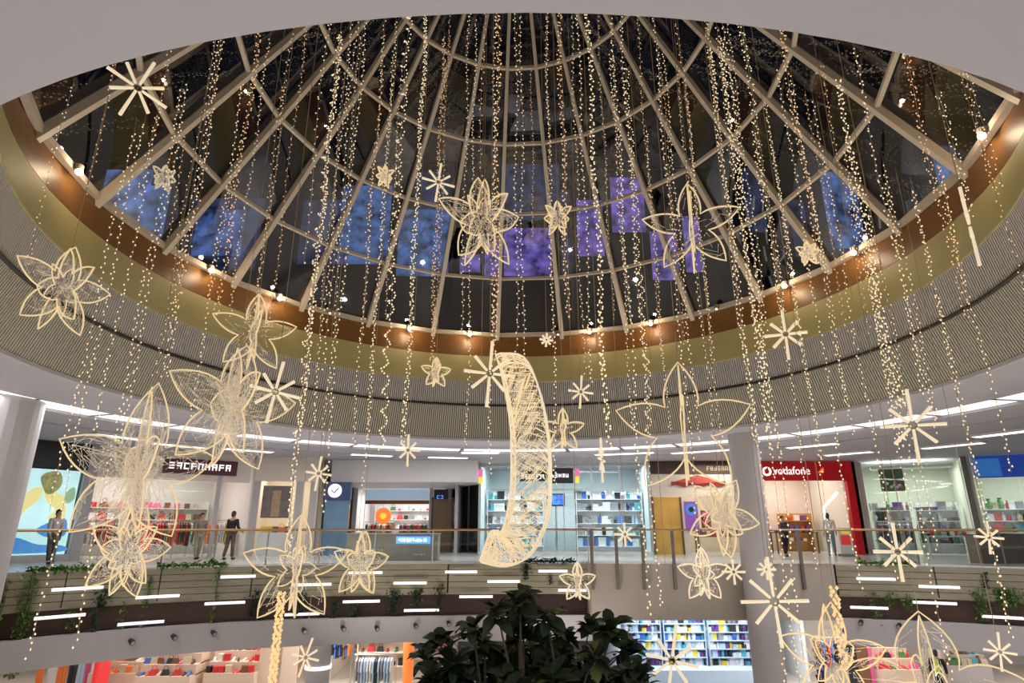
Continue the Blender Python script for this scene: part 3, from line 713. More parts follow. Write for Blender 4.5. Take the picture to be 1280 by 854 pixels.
for i in range(7): item('small_box', random.choice(['black','white','blue']), M, 1.2+i*.26, 1.25, .95, 'on the dark counter table of the phone shop', .9)
shoplight(M, a, 2, 2.2, 3.95, SL*2.0, (1,.86,.72), 3.2, 2.4)
st = empty_at(M, a, 'promotion_stand', 'red and white promotion stand in front of the phone shop', 'stand', pxx(M, 1024), -2.0)
panel(st, 'board', cm('white'), -.26, .26, .1, 1.15, -.03, .03); panel(st, 'red_print', em('red', .6), -.2, .2, .45, .85, -.04, -.03); panel(st, 'foot', M_steel, -.3, .3, 0, .1, -.2, .2)
panel(st, 'yellow_print', em('yellow', .5), -.15, .2, .9, 1.1, -.04, -.03)
# ---- pale fashion and home shop
M, L, a = frame((16.2,28.8), (19.9,26.8))
pc = mat('pale_green_wall', (.66,.68,.56), .6, noise=.05)
shell(M, L, 5, 0, 4.15, pc)
t = empty_at(M, a, 'home_shopfront', 'pale green home shop with glass front right of the red phone shop', 'shop front')
panel(t, 'pier', M_conc, 0, .2, 0, 4.1); panel(t, 'pier', M_bronze, L-.16, L+.04, 0, 4.15)
for i in range(3): panel(t, 'pane', M_shopglass, .25+i*1.28, .25+i*1.28+1.24, .1, 3.9, 0, .02)
panel(t, 'ceiling_raft', M_white, .6, L-.4, 3.8, 3.9, .5, 1.6)
po = empty_at(M, a, 'plant_picture', 'square picture of green leaves and pink flowers high in the pale home shop', 'picture', pxx(M, 1109), .3)
panel(po, 'sheet', mat('leafy_print', (.12,.16,.06), .6, noise=.9, nscale=9), 0, .95, 2.75, 3.75, 0, .03)
for i in range(10): b = MB(); b.ball((random.uniform(.1,.85), -.01, random.uniform(2.8,3.2)), .07, 6, 4, (1,.2,1)); b.build('printed_flower', cm('pink' if i % 2 else 'white'), po)
zs = [.45, .95, 1.45, 1.95]
shelf(M, a, .4, 2.0, 2.4, zs, .45, M_white, 'white shelf unit at the left of the pale home shop')
shelf(M, a, 2.2, 3.9, 2.4, zs, .45, M_white, 'white shelf unit at the right of the pale home shop')
for x0, x1, wh in ((.4,2.0,'at the left of the pale home shop'), (2.2,3.9,'at the right of the pale home shop')): stock(M, x0, x1, 2.6, zs, .17, ['vase','bowl','bottle','box'], ['white','grey','black','white','purple','brown','pale blue','green'], wh, sc=1.5, jit=.6)
rack(M, a, .4, 1.9, .9, 0, ['black','grey','white','purple','brown'], 'at the left window of the pale home shop')
table(M, a, 2.3, 3.9, .6, 1.2, 0, .8, M_white, 'white display table in the window of the pale home shop')
for i in range(10): item(random.choice(['vase','bowl','bottle']), random.choice(['red','white','green','black','grey']), M, 2.4+i*.15, .9, .8, 'on the white table of the pale home shop', .9)
shoplight(M, a, 2, 2.0, 4.0, SL*2.4, (.97,1,.95), 3, 2.4)
# ---- blue sign shop (far right)
M, L, a = frame((20.0,26.75), (25.5,23.6))
shell(M, L, 5, 0, 4.15, pc)
t = empty_at(M, a, 'blue_header_shopfront', 'shop front with a deep blue header and glowing sign at the right edge', 'shop front')
panel(t, 'header', mat('deep_blue', (.01,.05,.28), .4, emit=(.01,.05,.3), es=.5, noise=.1, sample=False), .1, L, 3.2, 4.12, -.1, .1)
panel(t, 'blue_panel', mat('mid_blue', (.03,.16,.5), .4, emit=(.03,.16,.5), es=.5, noise=.1, sample=False), .15, 1.05, 3.25, 4.0, -.14, -.1)
pz = panel(t, 'lit_sign', mat('sky_sign', (.3,.6,1), .4, emit=(.35,.62,1), es=1.0, noise=.3, sample=False), 2.3, 4.6, 3.45, 4.0, -.14, -.1); glyphs(pz, em('white', 1.8), 2.45, 4.5, 3.72, .3, -.15, 6)
for i in range(4): panel(t, 'pane', M_shopglass, .1+i*1.5, .1+i*1.5+1.46, .1, 3.15, 0, .02)
shelf(M, a, .4, 2.6, 2.4, zs, .45, M_white, 'white shelf unit at the left under the blue header'); shelf(M, a, 2.8, 5.0, 2.0, zs, .45, M_white, 'white shelf unit at the right under the blue header')
for x0, x1, y_, wh in ((.4,2.6,2.6,'at the left under the blue header'), (2.8,5.0,2.2,'at the right under the blue header')): stock(M, x0, x1, y_, zs, .19, ['box','bottle','vase'], ['white','grey','white','red','black','teal','beige','green'], wh, sc=1.4, jit=.6)
shoplight(M, a, 2.6, 2.0, 4.0, SL*2.2, (.97,1,.93), 3, 2.4)
pk0, pk1 = at(1252, 690, 20.5), at(1300, 690, 20.5)
t = thing('planter_box', 'brown grey planter box behind the balustrade at the right edge', 'planter', (pk0.x, 21.4, 0)); b = MB(); b.box((0,0,0),(2.4,.6,.9)); b.build('box', M_bronze, t); b = MB(); b.box((.04,.04,.9),(2.36,.56,.93)); b.build('soil', M_soil, t)

# ceiling light panels on the upper gallery
for i, (x, y, wd) in enumerate([(465,568,1.7),(560,571,1.7),(500,580,1.6),(225,556,1.8),(312,562,1.8),(150,545,1.6),(600,565,1.5),(880,563,2.6),(780,566,2.4),(1015,556,1.8),(1060,566,1.8),(1190,556,2.0),(1260,540,2.0)]):
    p = atz(x, y, ZC - .02); az = math.atan2(p.x-CX, p.y-CY)
    t = thing('ceiling_light', 'flat white ceiling light panel of the far gallery, %s from the left' % ordinal(sorted([465,560,500,225,312,150,600,880,780,1015,1060,1190,1260]).index(x)), 'ceiling light', (p.x, p.y, ZC-.02), -az, 'flat ceiling light panels of the upper gallery')
    b = MB(); b.box((-wd/2-.04,-.24,-.05),(wd/2+.04,.24,.02)); b.build('frame', M_white, t); b = MB(); b.box((-wd/2,-.2,-.06),(wd/2,.2,-.05)); b.build('diffuser', M_lamp, t)

# ---- shop fronts added behind the viewer around fill lamps, seen only in reflections
for i, (x, z) in enumerate([(-9,0),(3,0),(15,0),(-9,-4.75),(3,-4.75),(15,-4.75)]):
    Mb = Matrix.Translation((x+5, -9, z)) @ Matrix.Rotation(PI, 4, 'Z'); h_ = 4.15 if z == 0 else 3.1
    tb = thing('fill_shopfront', '%s added glazed shop front for a fill lamp, near side of the %s gallery' % (ordinal(i%3), 'upper' if z == 0 else 'lower'), 'shop front', (x+5, -9, z), PI)
    shell(Mb, 10, 5, 0, h_, M_white); panel(tb, 'header', M_conc, 0, 10, h_-.6, h_)
    for k in range(4): panel(tb, 'pane', M_shopglass, k*2.5+.03, k*2.5+2.47, .1, h_-.62, 0, .02)
    lamp('AREA', (x, -9.6, z + h_*.5), (170 if z == 0 else 330) * K, (1, .95, .93), 9, 2.2, (PI/2, 0, 0), name='near_fill_lamp')

# ---------------------------------------------------------------- lower level
LZ = -4.75
def lfr(px0, px1, Y): p, q = at(px0, 830, Y), at(px1, 830, Y); return frame((p.x, Y), (q.x, Y), LZ)
SKIP = []
for nm, (px0, px1, Y, m, e, col) in {'a': (-60,132,26.5,M_taupe,90,(1,.9,.8)), 'b': (134,384,27,mat('peach_wall', (.72,.56,.44), .6, noise=.05),200,(1,.86,.74)), 'c': (412,560,27.5,cw,120,(1,.92,.85)),
        'd': (776,948,27.5,mat('icy_wall', (.45,.55,.68), .5, noise=.1),260,(.75,.88,1)), 'e': (1010,1180,27,M_white,150,(1,.93,.85)), 'f': (1182,1400,26.5,M_taupe,110,(1,.93,.85))}.items():
    M, L, a = lfr(px0, px1, Y); shell(M, L, 4, 0, 3.1, m); shoplight(M, a, L/2, -.5, 3.05, e, col, L*.7, 2.5)
    SKIP.append((nm, M, L, a))
LS = {n: (M, L, a) for n, M, L, a in SKIP}
M, L, a = LS['a']
t = empty_at(M, a, 'blue_strip_light', 'blue lit strip above the lower shop at the bottom left corner', 'light'); x0, x1 = pxx(M, -5, 833), pxx(M, 23, 833)
z_ = (M.inverted() @ at(10, 833, M.translation.y)).z; panel(t, 'strip', em('pale blue', 1.6), x0, x1, z_-.07, z_+.07, -.1, 0)
for k, (px0, px1, c, lab) in enumerate([(55,64,'orange','narrow orange upright'), (80,92,'orange','wide orange upright'), (94,104,'black','black upright'), (105,113,'pale blue','pale blue curtain strip'), (114,120,'pink','thin pink curtain strip'), (121,128,'white','white curtain strip'), (129,134,'pale blue','rightmost pale blue curtain strip')]):
    x0, x1 = pxx(M, px0, 830), pxx(M, px1, 830); t = empty_at(M, a, 'display_banner', '%s of the lower shop at the bottom left' % lab, 'banner', x0, -.3)
    b = MB(); n = 6
    for i in range(n+1):
        for z in (0.02, 2.0): b.v.append(((x1-x0)*i/n, .03*math.sin(i*2.6), z))
    for i in range(n): b.f.append((2*i, 2*i+2, 2*i+3, 2*i+1))
    b.build('cloth', cm(c), t); b = MB(); b.tube([(0,0,2.0),(x1-x0,0,2.0)], .02, 5); b.build('rod', M_steel, t)
x0, x1 = pxx(M, 62, 830), pxx(M, 82, 830); t = empty_at(M, a, 'lit_doorway_panel', 'pale doorway panel between the orange uprights', 'panel', x0, 0); panel(t, 'panel', cm('white'), 0, x1-x0, 0, 1.8); panel(t, 'blue_plate', em('blue', .8), .05, .35, 1.85, 2.05)
def island(M, a, x0, x1, y, where, kinds, cols, tiers=4, m=None, h0=.6, dh=.33, step=.2):
    t = empty_at(M, a, 'stepped_display', 'stepped display stand %s' % where, 'display stand', x0, y)
    for k in range(tiers):
        b = MB(); b.box((0, .36*k, 0 if k == 0 else h0+dh*(k-1)-.04), (x1-x0, .36*tiers if k == 0 else .36*tiers, h0+dh*k)); b.build('step', m or MATS['peach_wall'], t)
        x = x0 + .12
        while x < x1 - .08:
            item(random.choice(kinds), random.choice(cols), M, x, y+.36*k+.18, h0+dh*k, 'on the %s step of the stand %s' % (['lowest','middle','top','topmost'][k], where), random.uniform(.85,1.1), random.uniform(-.4,.4)); x += step*random.uniform(.9,1.3)
M, L, a = LS['b']
q = lambda p: pxx(M, p, 830)
island(M, a, q(140), q(196), -1.4, 'at the left of the lower shoe shop', ['shoe','bag','box'], ['beige','brown','white','orange','grey'])
island(M, a, q(204), q(268), -1.9, 'in the middle of the lower shoe shop', ['shoe','bag'], ['pink','black','blue','red','brown','beige'])
island(M, a, q(276), q(336), -1.4, 'at the right of the lower shoe shop', ['shoe','box'], ['red','black','beige','white','brown'])
zs = [.9, 1.25, 1.6, 1.95, 2.3]; shelf(M, a, .2, L-.2, 3.4, zs, .4, MATS['peach_wall'], 'long peach wall shelving at the back of the lower shoe shop'); stock(M, .2, L-.2, 3.6, zs, .3, ['shoe','bag','box'], ['red','black','blue','purple','brown','white','green'], 'of the back wall in the lower shoe shop')
t = empty_at(M, a, 'red_cone_display', 'rounded red display column in the lower shoe shop', 'display', q(178), -2.6); b = MB(); b.lathe([(.26,0),(.26,1.2),(.22,1.4),(.1,1.5),(0,1.52)], n=18); b.build('body', em('red', .5), t, True)
for px in (345, 372): t = empty_at(M, a, 'peach_screen', 'plain peach screen %s in the lower shoe shop' % ('near its right pillar' if px < 360 else 'right beside the pillar'), 'panel', q(px)-.3, -1.0); panel(t, 'screen', MATS['peach_wall'], 0, .62, 0, 2.2)
M, L, a = LS['c']
zs = [.5,1.0,1.5,2.0]
shelf(M, a, q(448) if False else pxx(M,448,830), pxx(M,508,830), -.4, [.55,1.05,1.45,1.85], .4, cw, 'cream shelf unit left of the tree on the lower level')
stock(M, pxx(M,448,830), pxx(M,508,830), -.2, [.55,1.05,1.45,1.85], .3, ['bag','box','shoe'], ['brown','red','green','grey','orange','black'], 'of the cream unit left of the tree')
rack(M, a, pxx(M,414,830), pxx(M,444,830), -.6, 0, ['black','brown','orange','blue','black','red'], 'beside the lower pillar', .08, 1.9)
rack(M, a, pxx(M,455,850), pxx(M,505,850), -1.9, 0, ['grey','white','black','pale blue'], 'in front of the cream unit on the lower level', .1, 1.25)
t = empty_at(M, a, 'orange_totem', 'orange red lit totem left of the tree on the lower level', 'totem', pxx(M,514,840), -.9); b = MB(); b.lathe([(.2,0),(.22,1.3),(.2,1.75),(.1,1.9),(0,1.92)], n=16); b.build('body', em('orange', .6), t, True)
shelf(M, a, .1, L-.1, 3.4, zs, .4, cw, 'back shelving of the lower clothes shop'); stock(M, .1, L-.1, 3.6, zs, .4, ['bag','box'], ['black','red','purple','brown','white'], 'at the back of the lower clothes shop')
M, L, a = LS['d']
zs = [.42,.74,1.06,1.38,1.70,2.02,2.34]
for k, (x0, x1) in enumerate(((.1, L*.32), (L*.34, L*.65), (L*.67, L-.1))):
    wh = ['at the left of the icy blue lower shop','in the middle of the icy blue lower shop','at the right of the icy blue lower shop'][k]
    shelf(M, a, x0, x1, .3, zs, .45, MATS['icy_wall'], 'pale blue shelf unit ' + wh); stock(M, x0, x1, .5, zs, .155, ['box','small_box','bottle','vase'], ['white','pale blue','white','blue','teal','black','white','yellow','pale blue','grey','purple','white'], wh, sc=1.2, jit=.8)
t = empty_at(M, a, 'icy_shop_plinth', 'pale blue plinth below the icy blue shop shelves', 'plinth', 0, -.9); panel(t, 'plinth', MATS['icy_wall'], 0, L, 0, .5, 0, .8); panel(t, 'black_post', M_black, L-.15, L, .0, 2.2, -.02, .12)
M, L, a = LS['e']
for k, (px0, px1, c, lab) in enumerate([(1052,1063,'black','black tall board'), (1064,1077,'brown','brown tall board'), (1078,1083,'pink','narrow pink board')]):
    x0, x1 = pxx(M, px0, 820), pxx(M, px1, 820); t = empty_at(M, a, 'tall_board', '%s standing in the lower shop right of the column' % lab, 'board', x0, -.4); panel(t, 'board', cm(c), 0, x1-x0, 0, 2.35 if k < 2 else 2.3); panel(t, 'foot', M_steel, 0, x1-x0, 0, .06, -.15, .15)
island(M, a, pxx(M,1088,830), pxx(M,1135,830), -.8, 'right of the brown board on the lower level', ['shoe','bag','bottle'], ['black','red','green','pink','grey'])
rack(M, a, pxx(M,1012,830), pxx(M,1048,830), -.5, 0, ['red','black','purple','brown','blue'], 'left of the black board on the lower level', .09, 1.7)
M, L, a = LS['f']
island(M, a, pxx(M,1186,840), pxx(M,1250,840), .4, 'behind the arch star at the lower right', ['bag','box','vase'], ['grey','teal','green','brown','beige'], m=M_conc)
zs = [1.0,1.5,2.0]; shelf(M, a, .2, L-.3, 3.4, zs, .4, M_conc, 'grey back shelving at the lower right'); stock(M, .2, L-.3, 3.6, zs, .4, ['box','vase','bag'], ['green','brown','grey','teal','black'], 'at the back of the lower right shop')

# ---------------------------------------------------------------- people
SKIN = mat('skin', (.45,.27,.19), .6, noise=.05); HAIR = mat('dark_hair', (.03,.022,.018), .6, noise=.3)
def skin_obj(name, verts, edges, radii, m, parent, root=0, lev=1):
    me = bpy.data.meshes.new(name); me.from_pydata(verts, edges, []); me.materials.append(m)
    o = bpy.data.objects.new(name, me); COL.objects.link(o); o.parent = parent
    md = o.modifiers.new('skin', 'SKIN'); md.use_smooth_shade = True
    for i, r in enumerate(radii):
        sv = me.skin_vertices[0].data[i]; sv.radius = (r, r) if not isinstance(r, tuple) else r; sv.use_root = (i == root)
    s = o.modifiers.new('subdivision', 'SUBSURF'); s.levels = s.render_levels = lev
    return o
def person(loc, rz, label, shirt, trousers, swing=.25, arm=(.25,-.25), bend=(.35,.35), h=1.74, bag=None, name='person'):
    k = h / 1.74
    t = thing(name, label, 'person', loc, rz)
    def leg(s, f):
        return [(s*.09,0,.93), (s*.10,-f*.28,.50), (s*.10,-f*.62+ (.08 if f < 0 else 0),.09), (s*.105,-f*.62-.13+(.08 if f < 0 else 0),.03)]
    def armp(s, f, b):
        sh = Vector((s*.18,0,1.42)); el = sh + Vector((s*.05,-math.sin(f)*.29,-math.cos(f)*.29)); wr = el + Vector((s*.0,-math.sin(f+b)*.25,-math.cos(f+b)*.25)); return [sh, el, wr], f+b
    V = [(0,0,.95),(0,0,1.10),(0,.01,1.28),(0,.01,1.42),(0,0,1.50),(0,-.015,1.58),(0,-.02,1.67)]; R = [.11,.105,.125,.09,.052,.082,.078]
    E_ = [(0,1),(1,2),(2,3),(3,4),(4,5),(5,6)]
    legs = []; arms = []
    for s, f in ((-1, swing), (1, -swing)):
        n = len(V); P = leg(s, f); V += P; R += [.085,.06,.042,.036]; E_ += [(0,n),(n,n+1),(n+1,n+2),(n+2,n+3)]; legs.append(P)
    for s, f, b_ in ((-1, arm[0], bend[0]), (1, arm[1], bend[1])):
        n = len(V); P, an = armp(s, f, b_); V += [tuple(p) for p in P]; R += [.055,.042,.03]; E_ += [(3,n),(n,n+1),(n+1,n+2)]; arms.append(P)
        d = Vector((0,-math.sin(an),-math.cos(an))); w_ = P[2]; pm = w_ + d*.07; V.append(tuple(pm)); R.append(.032); E_.append((n+2, n+3))
        side = Vector((0,math.cos(an),-math.sin(an)))
        for j, (o_, ln) in enumerate(((-.028,.065),(-.009,.078),(.009,.072),(.028,.055))):
            a_ = pm + side*o_ + d*.02; c_ = a_ + d*ln + Vector((-s*.02,0,0)); m_ = len(V); V += [tuple(a_), tuple(c_)]; R += [.011,.008]; E_ += [(n+3,m_),(m_,m_+1)]
        a_ = w_ + d*.03 - side*.035; c_ = a_ + d*.045 - side*.02; m_ = len(V); V += [tuple(a_), tuple(c_)]; R += [.012,.009]; E_ += [(n+2,m_),(m_,m_+1)]
    V = [tuple(Vector(v)*k) for v in V]; R = [r*k for r in R]
    skin_obj('body', V, E_, R, SKIN, t)
    # clothes
    sv = [V[0], V[1], V[2], V[3]]; sr = [.145*k,.135*k,.155*k,.115*k]; se = [(0,1),(1,2),(2,3)]
    for P in arms:
        n = len(sv); sv += [tuple(p*k) for p in P[:2]] + [tuple((P[2]*.9+P[1]*.1)*k)]; sr += [.078*k,.06*k,.05*k]; se += [(3,n),(n,n+1),(n+1,n+2)]
    skin_obj('shirt', sv, se, sr, shirt, t, 1)
    tv = [tuple(Vector((0,0,.98))*k)]; tr = [.13*k]; te = []
    for P in legs:
        n = len(tv); tv += [tuple(Vector(p)*k) for p in P[:3]]; tr += [.105*k,.075*k,.06*k]; te += [(0,n),(n,n+1),(n+1,n+2)]
    skin_obj('trousers', tv, te, tr, trousers, t)
    for P in legs:
        b = MB(); x, y, z = P[2]; b.ball((x*k,(y-.06)*k,.045*k), .06*k, 8, 6, (.75,2.1,.8)); b.build('shoe', M_black, t, True)
    b = MB(); b.ball((0,.005*k,1.675*k), .098*k, 12, 8, (.86,.98,1.0)); b.ball((0,.03*k,1.62*k), .085*k, 10, 7, (.9,.8,1.1)); b.build('hair', HAIR, t, True)
    b = MB(); b.ball((0,-.045*k,1.635*k), .072*k, 12, 9, (.88,.8,1.25)); b.ball((0,-.105*k,1.63*k), .016*k, 6, 5, (.8,1,1.4)); b.build('face', SKIN, t, True)
    b = MB(); [b.ball((s*.028*k,-.098*k,1.655*k), .009*k, 6, 4) for s in (-1,1)]; b.build('eyes', M_black, t)
    b = MB(); b.ball((0,-.097*k,1.59*k), .018*k, 6, 4, (1.3,.5,.35)); b.build('mouth', mat('lip', (.35,.12,.1), .5), t)
    return t
def pers(px, Y, z, rz, *a, **kw):
    p = at(px, 700, Y); return person((p.x, Y, z), rz, *a, **kw)
pers(61, 21.1, 0, 1.1, 'person in a pale grey shirt and dark trousers walking past the lit poster', mat('pale_grey_shirt', (.52,.47,.50), .8, noise=.1), mat('charcoal_trousers', (.03,.03,.04), .8, noise=.2), h=1.72)
pers(285, 24.0, 0, 2.9, 'person in a black top standing before the clothing shop window, seen from behind', mat('black_top', (.012,.012,.014), .85), mat('brown_trousers', (.10,.06,.04), .8, noise=.2), swing=.12, bend=(.9,.9), arm=(.2,.2))
pers(245, 24.3, 0, .8, 'person in a grey brown top left of the one in black', mat('taupe_top', (.24,.19,.16), .85, noise=.1), mat('sand_trousers', (.35,.28,.2), .8, noise=.2), swing=.2, h=1.68)
pers(1042, 27.3, 0, 2.6, 'person in a white top and pale blue jeans at the phone shop entrance', mat('white_top', (.7,.68,.66), .85, noise=.1), mat('blue_jeans', (.16,.24,.34), .8, noise=.2), swing=.18)
pers(984, 26.6, 0, 0.3, 'person in dark grey clothes standing between the grey column and the promotion stand', mat('dark_grey_top', (.07,.06,.07), .85, noise=.1), mat('black_top', (.01,.01,.01)), swing=.1, h=1.62)
pers(1147, 23.9, -4.75, 2.5, 'person in black with a yellow green vest panel on the lower level', mat('black_top', (.01,.01,.01)), mat('black_top', (.01,.01,.01)), swing=.2, h=1.7)
pers(1007, 23.4, -4.75, .6, 'person in a deep blue jacket on the lower level behind the beaded star', mat('blue_jacket', (.02,.05,.25), .85, noise=.1), mat('black_top', (.01,.01,.01)), swing=.2, h=1.72)
for o in list(COL.objects):
    if o.get('label', '').startswith('person in black with a yellow'):
        b = MB(); b.box((-.07,-.165,1.05),(.07,-.15,1.42)); b.box((-.07,.15,1.05),(.07,.165,1.42)); b.build('vest_panel', mat('hi_vis_yellow', (.5,.75,.08), .6), o)

# ---------------------------------------------------------------- big tree and trailing plants
def leaf_mesh(name, m, L=.26, W=.13):
    b = MB(); sec = [(0,.012,0),(.25,.75,.012),(.55,1.0,.0),(.82,.7,-.03),(1,.02,-.07)]
    for y, w_, z in sec: b.v += [(-w_*W/2, y*L, z*L*3+w_*.018), (0, y*L, z*L*3), (w_*W/2, y*L, z*L*3+w_*.018)]
    for i in range(4):
        a_ = 3*i; b.f += [(a_,a_+1,a_+4,a_+3),(a_+1,a_+2,a_+5,a_+4)]
    me = bpy.data.meshes.new(name); me.from_pydata(b.v, [], b.f); me.materials.append(m); me.polygons.foreach_set('use_smooth',[True]*8); me.update(); return me, b
TY = 9.6
tp = at(665, 860, TY)
tree = thing('broadleaf_tree', 'big dark green broad-leaved tree rising from the floor in the middle of the atrium', 'tree', (tp.x, TY, -4.75))
lm, lb = leaf_mesh('leaf', M_leaf, .29, .165); lm2, _ = leaf_mesh('leaf', M_leaf2, .29, .165)
tips = [(650,742),(622,762),(684,768),(592,780),(548,796),(532,818),(566,826),(606,800),(648,785),(706,790),(738,778),(766,782),(782,806),(742,812),(700,824),(660,832),(618,836),(578,850),(796,834),(806,862),(752,848),(540,852),(712,866),(650,872),(600,880),(770,872),(560,880),(680,800),(640,812),(725,835),(690,845),(590,815),(655,762),(635,850)]
P3 = []
for i, (x, y) in enumerate(tips): P3.append(at(x, y+6, TY + random.uniform(-1.0, .9)) - Vector((tp.x, TY, -4.75)))
for i in range(60):
    a_ = random.uniform(0, 2*PI); r_ = random.uniform(.2, 1.55); P3.append(Vector((r_*math.cos(a_), r_*math.sin(a_), 3.2 + random.uniform(0, .9))))
fork = Vector((0,0,2.3))
b = MB(); b.tube([(0,0,0),(.05,.0,.8),(-.03,.04,1.6),(0,0,2.3)], [.16,.13,.11,.10], 8); b.build('trunk', M_bark, tree)
for i in range(7):
    grp = [p for j, p in enumerate(P3) if int((math.atan2(p.y, p.x)+PI)/(2*PI)*6.999) == i]
    if not grp: continue
    mid = sum(grp, Vector())/len(grp)*.75 + fork*.25; b = MB(); b.tube([fork, (fork+mid)/2 + Vector((0,0,.15)), mid], [.07,.05,.035], 5)
    for p in grp: b.tube([mid, (mid+p)/2 + Vector((0,0,-.08)), p], [.025,.018,.01], 4)
    b.build('branch', M_bark, tree)
LV = []
for p in P3:
    for j in range(25):
        yaw = j*2.4 + random.uniform(-.3,.3); pit = random.uniform(-.7, 1.0); sc_ = random.uniform(.75, 1.2)
        M_ = Matrix.Translation(p + Vector((random.uniform(-.05,.05), random.uniform(-.05,.05), random.uniform(-.12,.06)))) @ Matrix.Rotation(yaw, 4, 'Z') @ Matrix.Rotation(pit, 4, 'X') @ Matrix.Rotation(random.uniform(-.5,.5), 4, 'Y') @ Matrix.Scale(sc_, 4)
        LV.append((p.y, M_))
LV.sort(key=lambda q: q[0] - (3 if q[1].translation.z > 3.9 else 0) - (.6 if q[1].translation.z > 4.4 else 0))
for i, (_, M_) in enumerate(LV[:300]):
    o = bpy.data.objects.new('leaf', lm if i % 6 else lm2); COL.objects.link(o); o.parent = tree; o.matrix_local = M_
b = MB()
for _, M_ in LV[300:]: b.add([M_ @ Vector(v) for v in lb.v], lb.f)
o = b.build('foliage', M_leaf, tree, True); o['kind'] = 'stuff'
b = MB(); b.lathe([(.0,0),(.7,0),(.8,.6),(.74,.6),(.7,.5),(0,.5)], n=24); pot = b.build('planter_pot', M_conc, None); pot.location = (tp.x, TY, -4.75); tag(pot, 'round grey planter pot at the foot of the atrium tree', 'planter')

def leaves_blob(b, c, sx, sy, sz, n, s=.05):
    for _ in range(n):
        p = Vector(c) + Vector((random.gauss(0,sx*.5), random.gauss(0,sy*.5), random.gauss(0,sz*.5)))
        M_ = Matrix.Translation(p) @ Matrix.Rotation(random.uniform(0,6.3), 4, 'Z') @ Matrix.Rotation(random.uniform(-1.2,1.2), 4, 'X')
        q = s*random.uniform(.7,1.4); b.add([M_ @ Vector(v) for v in ((0,-q,0),(q*.7,0,.3*q),(0,q,0),(-q*.7,0,.3*q))], [(0,1,2,3)])
def vine(px, y0, y1, wpx, n, label, mt=None):
    t_ = edge_t_for(px, y0); e = edge(t_, -.17); z0 = CAM.z + ray(px, y0).z/ray(px, y0).y*e.y; z1 = CAM.z + ray(px, y1).z/ray(px, y1).y*e.y
    wd = wpx * e.y / 800; t = thing('trailing_plant', label, 'plant', (e.x, e.y, z0), -math.atan2(e.x-EC[0], e.y-EC[1]))
    b = MB(); b.tube([(0,.35,.03),(0,.02,.05),(.02,0,(z1-z0)*.5),(-.02,0,z1-z0)], .01, 4); b.tube([(wd*.2,.3,.03),(wd*.2,.02,.03),(wd*.25,0,(z1-z0)*.8)], .008, 4); b.build('stem', M_bark, t)
    b = MB()
    for i in range(n):
        u_ = random.random(); leaves_blob(b, (random.gauss(0, wd*.3)*(1-.5*u_), 0, (z1-z0)*u_), .02, .06, .05, 1, .055)
    o = b.build('leaves', mt or M_ivy, t); o['kind'] = 'stuff'
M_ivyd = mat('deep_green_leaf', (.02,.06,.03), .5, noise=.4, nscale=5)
vines = [(4,726,775,14,60,0,'at the far left edge'),(38,712,850,22,230,0,'the longest one, at the far left of the photo'),(125,738,760,20,70,1,'between the first light bars'),(28,760,800,20,60,0,'below the leftmost light bar'),(86,765,788,16,40,0,'right of the longest vine'),(118,762,800,14,60,1,'below the big left stars'),(152,755,795,8,30,0,'thin, under the big left stars'),(185,722,800,10,60,0,'below the second light bar'),
         (272,712,812,8,70,0,'thin, crossing two light bars left of centre'),(318,738,775,20,120,1,'dark, left of the beaded star tail'),(372,742,772,24,120,1,'dark, behind the hanging star on the left'),(418,748,775,14,60,1,'dark, left of the fourth pair of bars'),(440,756,775,30,60,1,'dark, beneath the netted star'),(492,738,768,18,110,1,'dark, first of three left of the tree'),(520,738,758,16,90,1,'dark, second of three left of the tree'),(549,734,764,14,80,1,'dark, third of three left of the tree'),
         (657,706,726,10,60,1,'above the tree top'),(687,722,732,8,16,1,'small one right of the tree top'),(1092,742,795,12,80,0,'right of the column, crossing the light bar'),(1112,742,760,16,50,0,'right side, between the light bars'),(1134,745,765,14,40,0,'right side, above the beaded arch star'),(1224,738,776,16,110,0,'near the right edge'),(1230,718,735,10,30,1,'small dark one near the right edge'),(1255,736,757,46,330,0,'broad green one at the right edge')]
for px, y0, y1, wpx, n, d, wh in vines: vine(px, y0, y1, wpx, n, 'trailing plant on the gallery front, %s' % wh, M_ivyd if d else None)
for x0, x1, wh in ((36,128,'at the far left'),(196,282,'left, beside the big stars'),(642,722,'above the tree'),(1072,1146,'right of the column')):
    t = thing('planter_hedge', 'low green planting along the gallery edge %s' % wh, 'plant', (0,0,0)); b = MB(); b2 = MB()
    ta, tb = edge_t_for(x0, 710), edge_t_for(x1, 710)
    for i in range(int((x1-x0)*4)):
        e = edge(ta+(tb-ta)*random.random(), .0); leaves_blob(b, (e.x,e.y,.05), .1, .1, .10, 1, .055)
    pts = [edge(ta+(tb-ta)*i/10, .05)+Vector((0,0,.03)) for i in range(11)]; b2.tube(pts, .05, 5); b2.build('soil_strip', M_soil, t)
    o = b.build('leaves', M_ivyd if x0 in (642,) else M_ivy, t); o['kind'] = 'stuff'

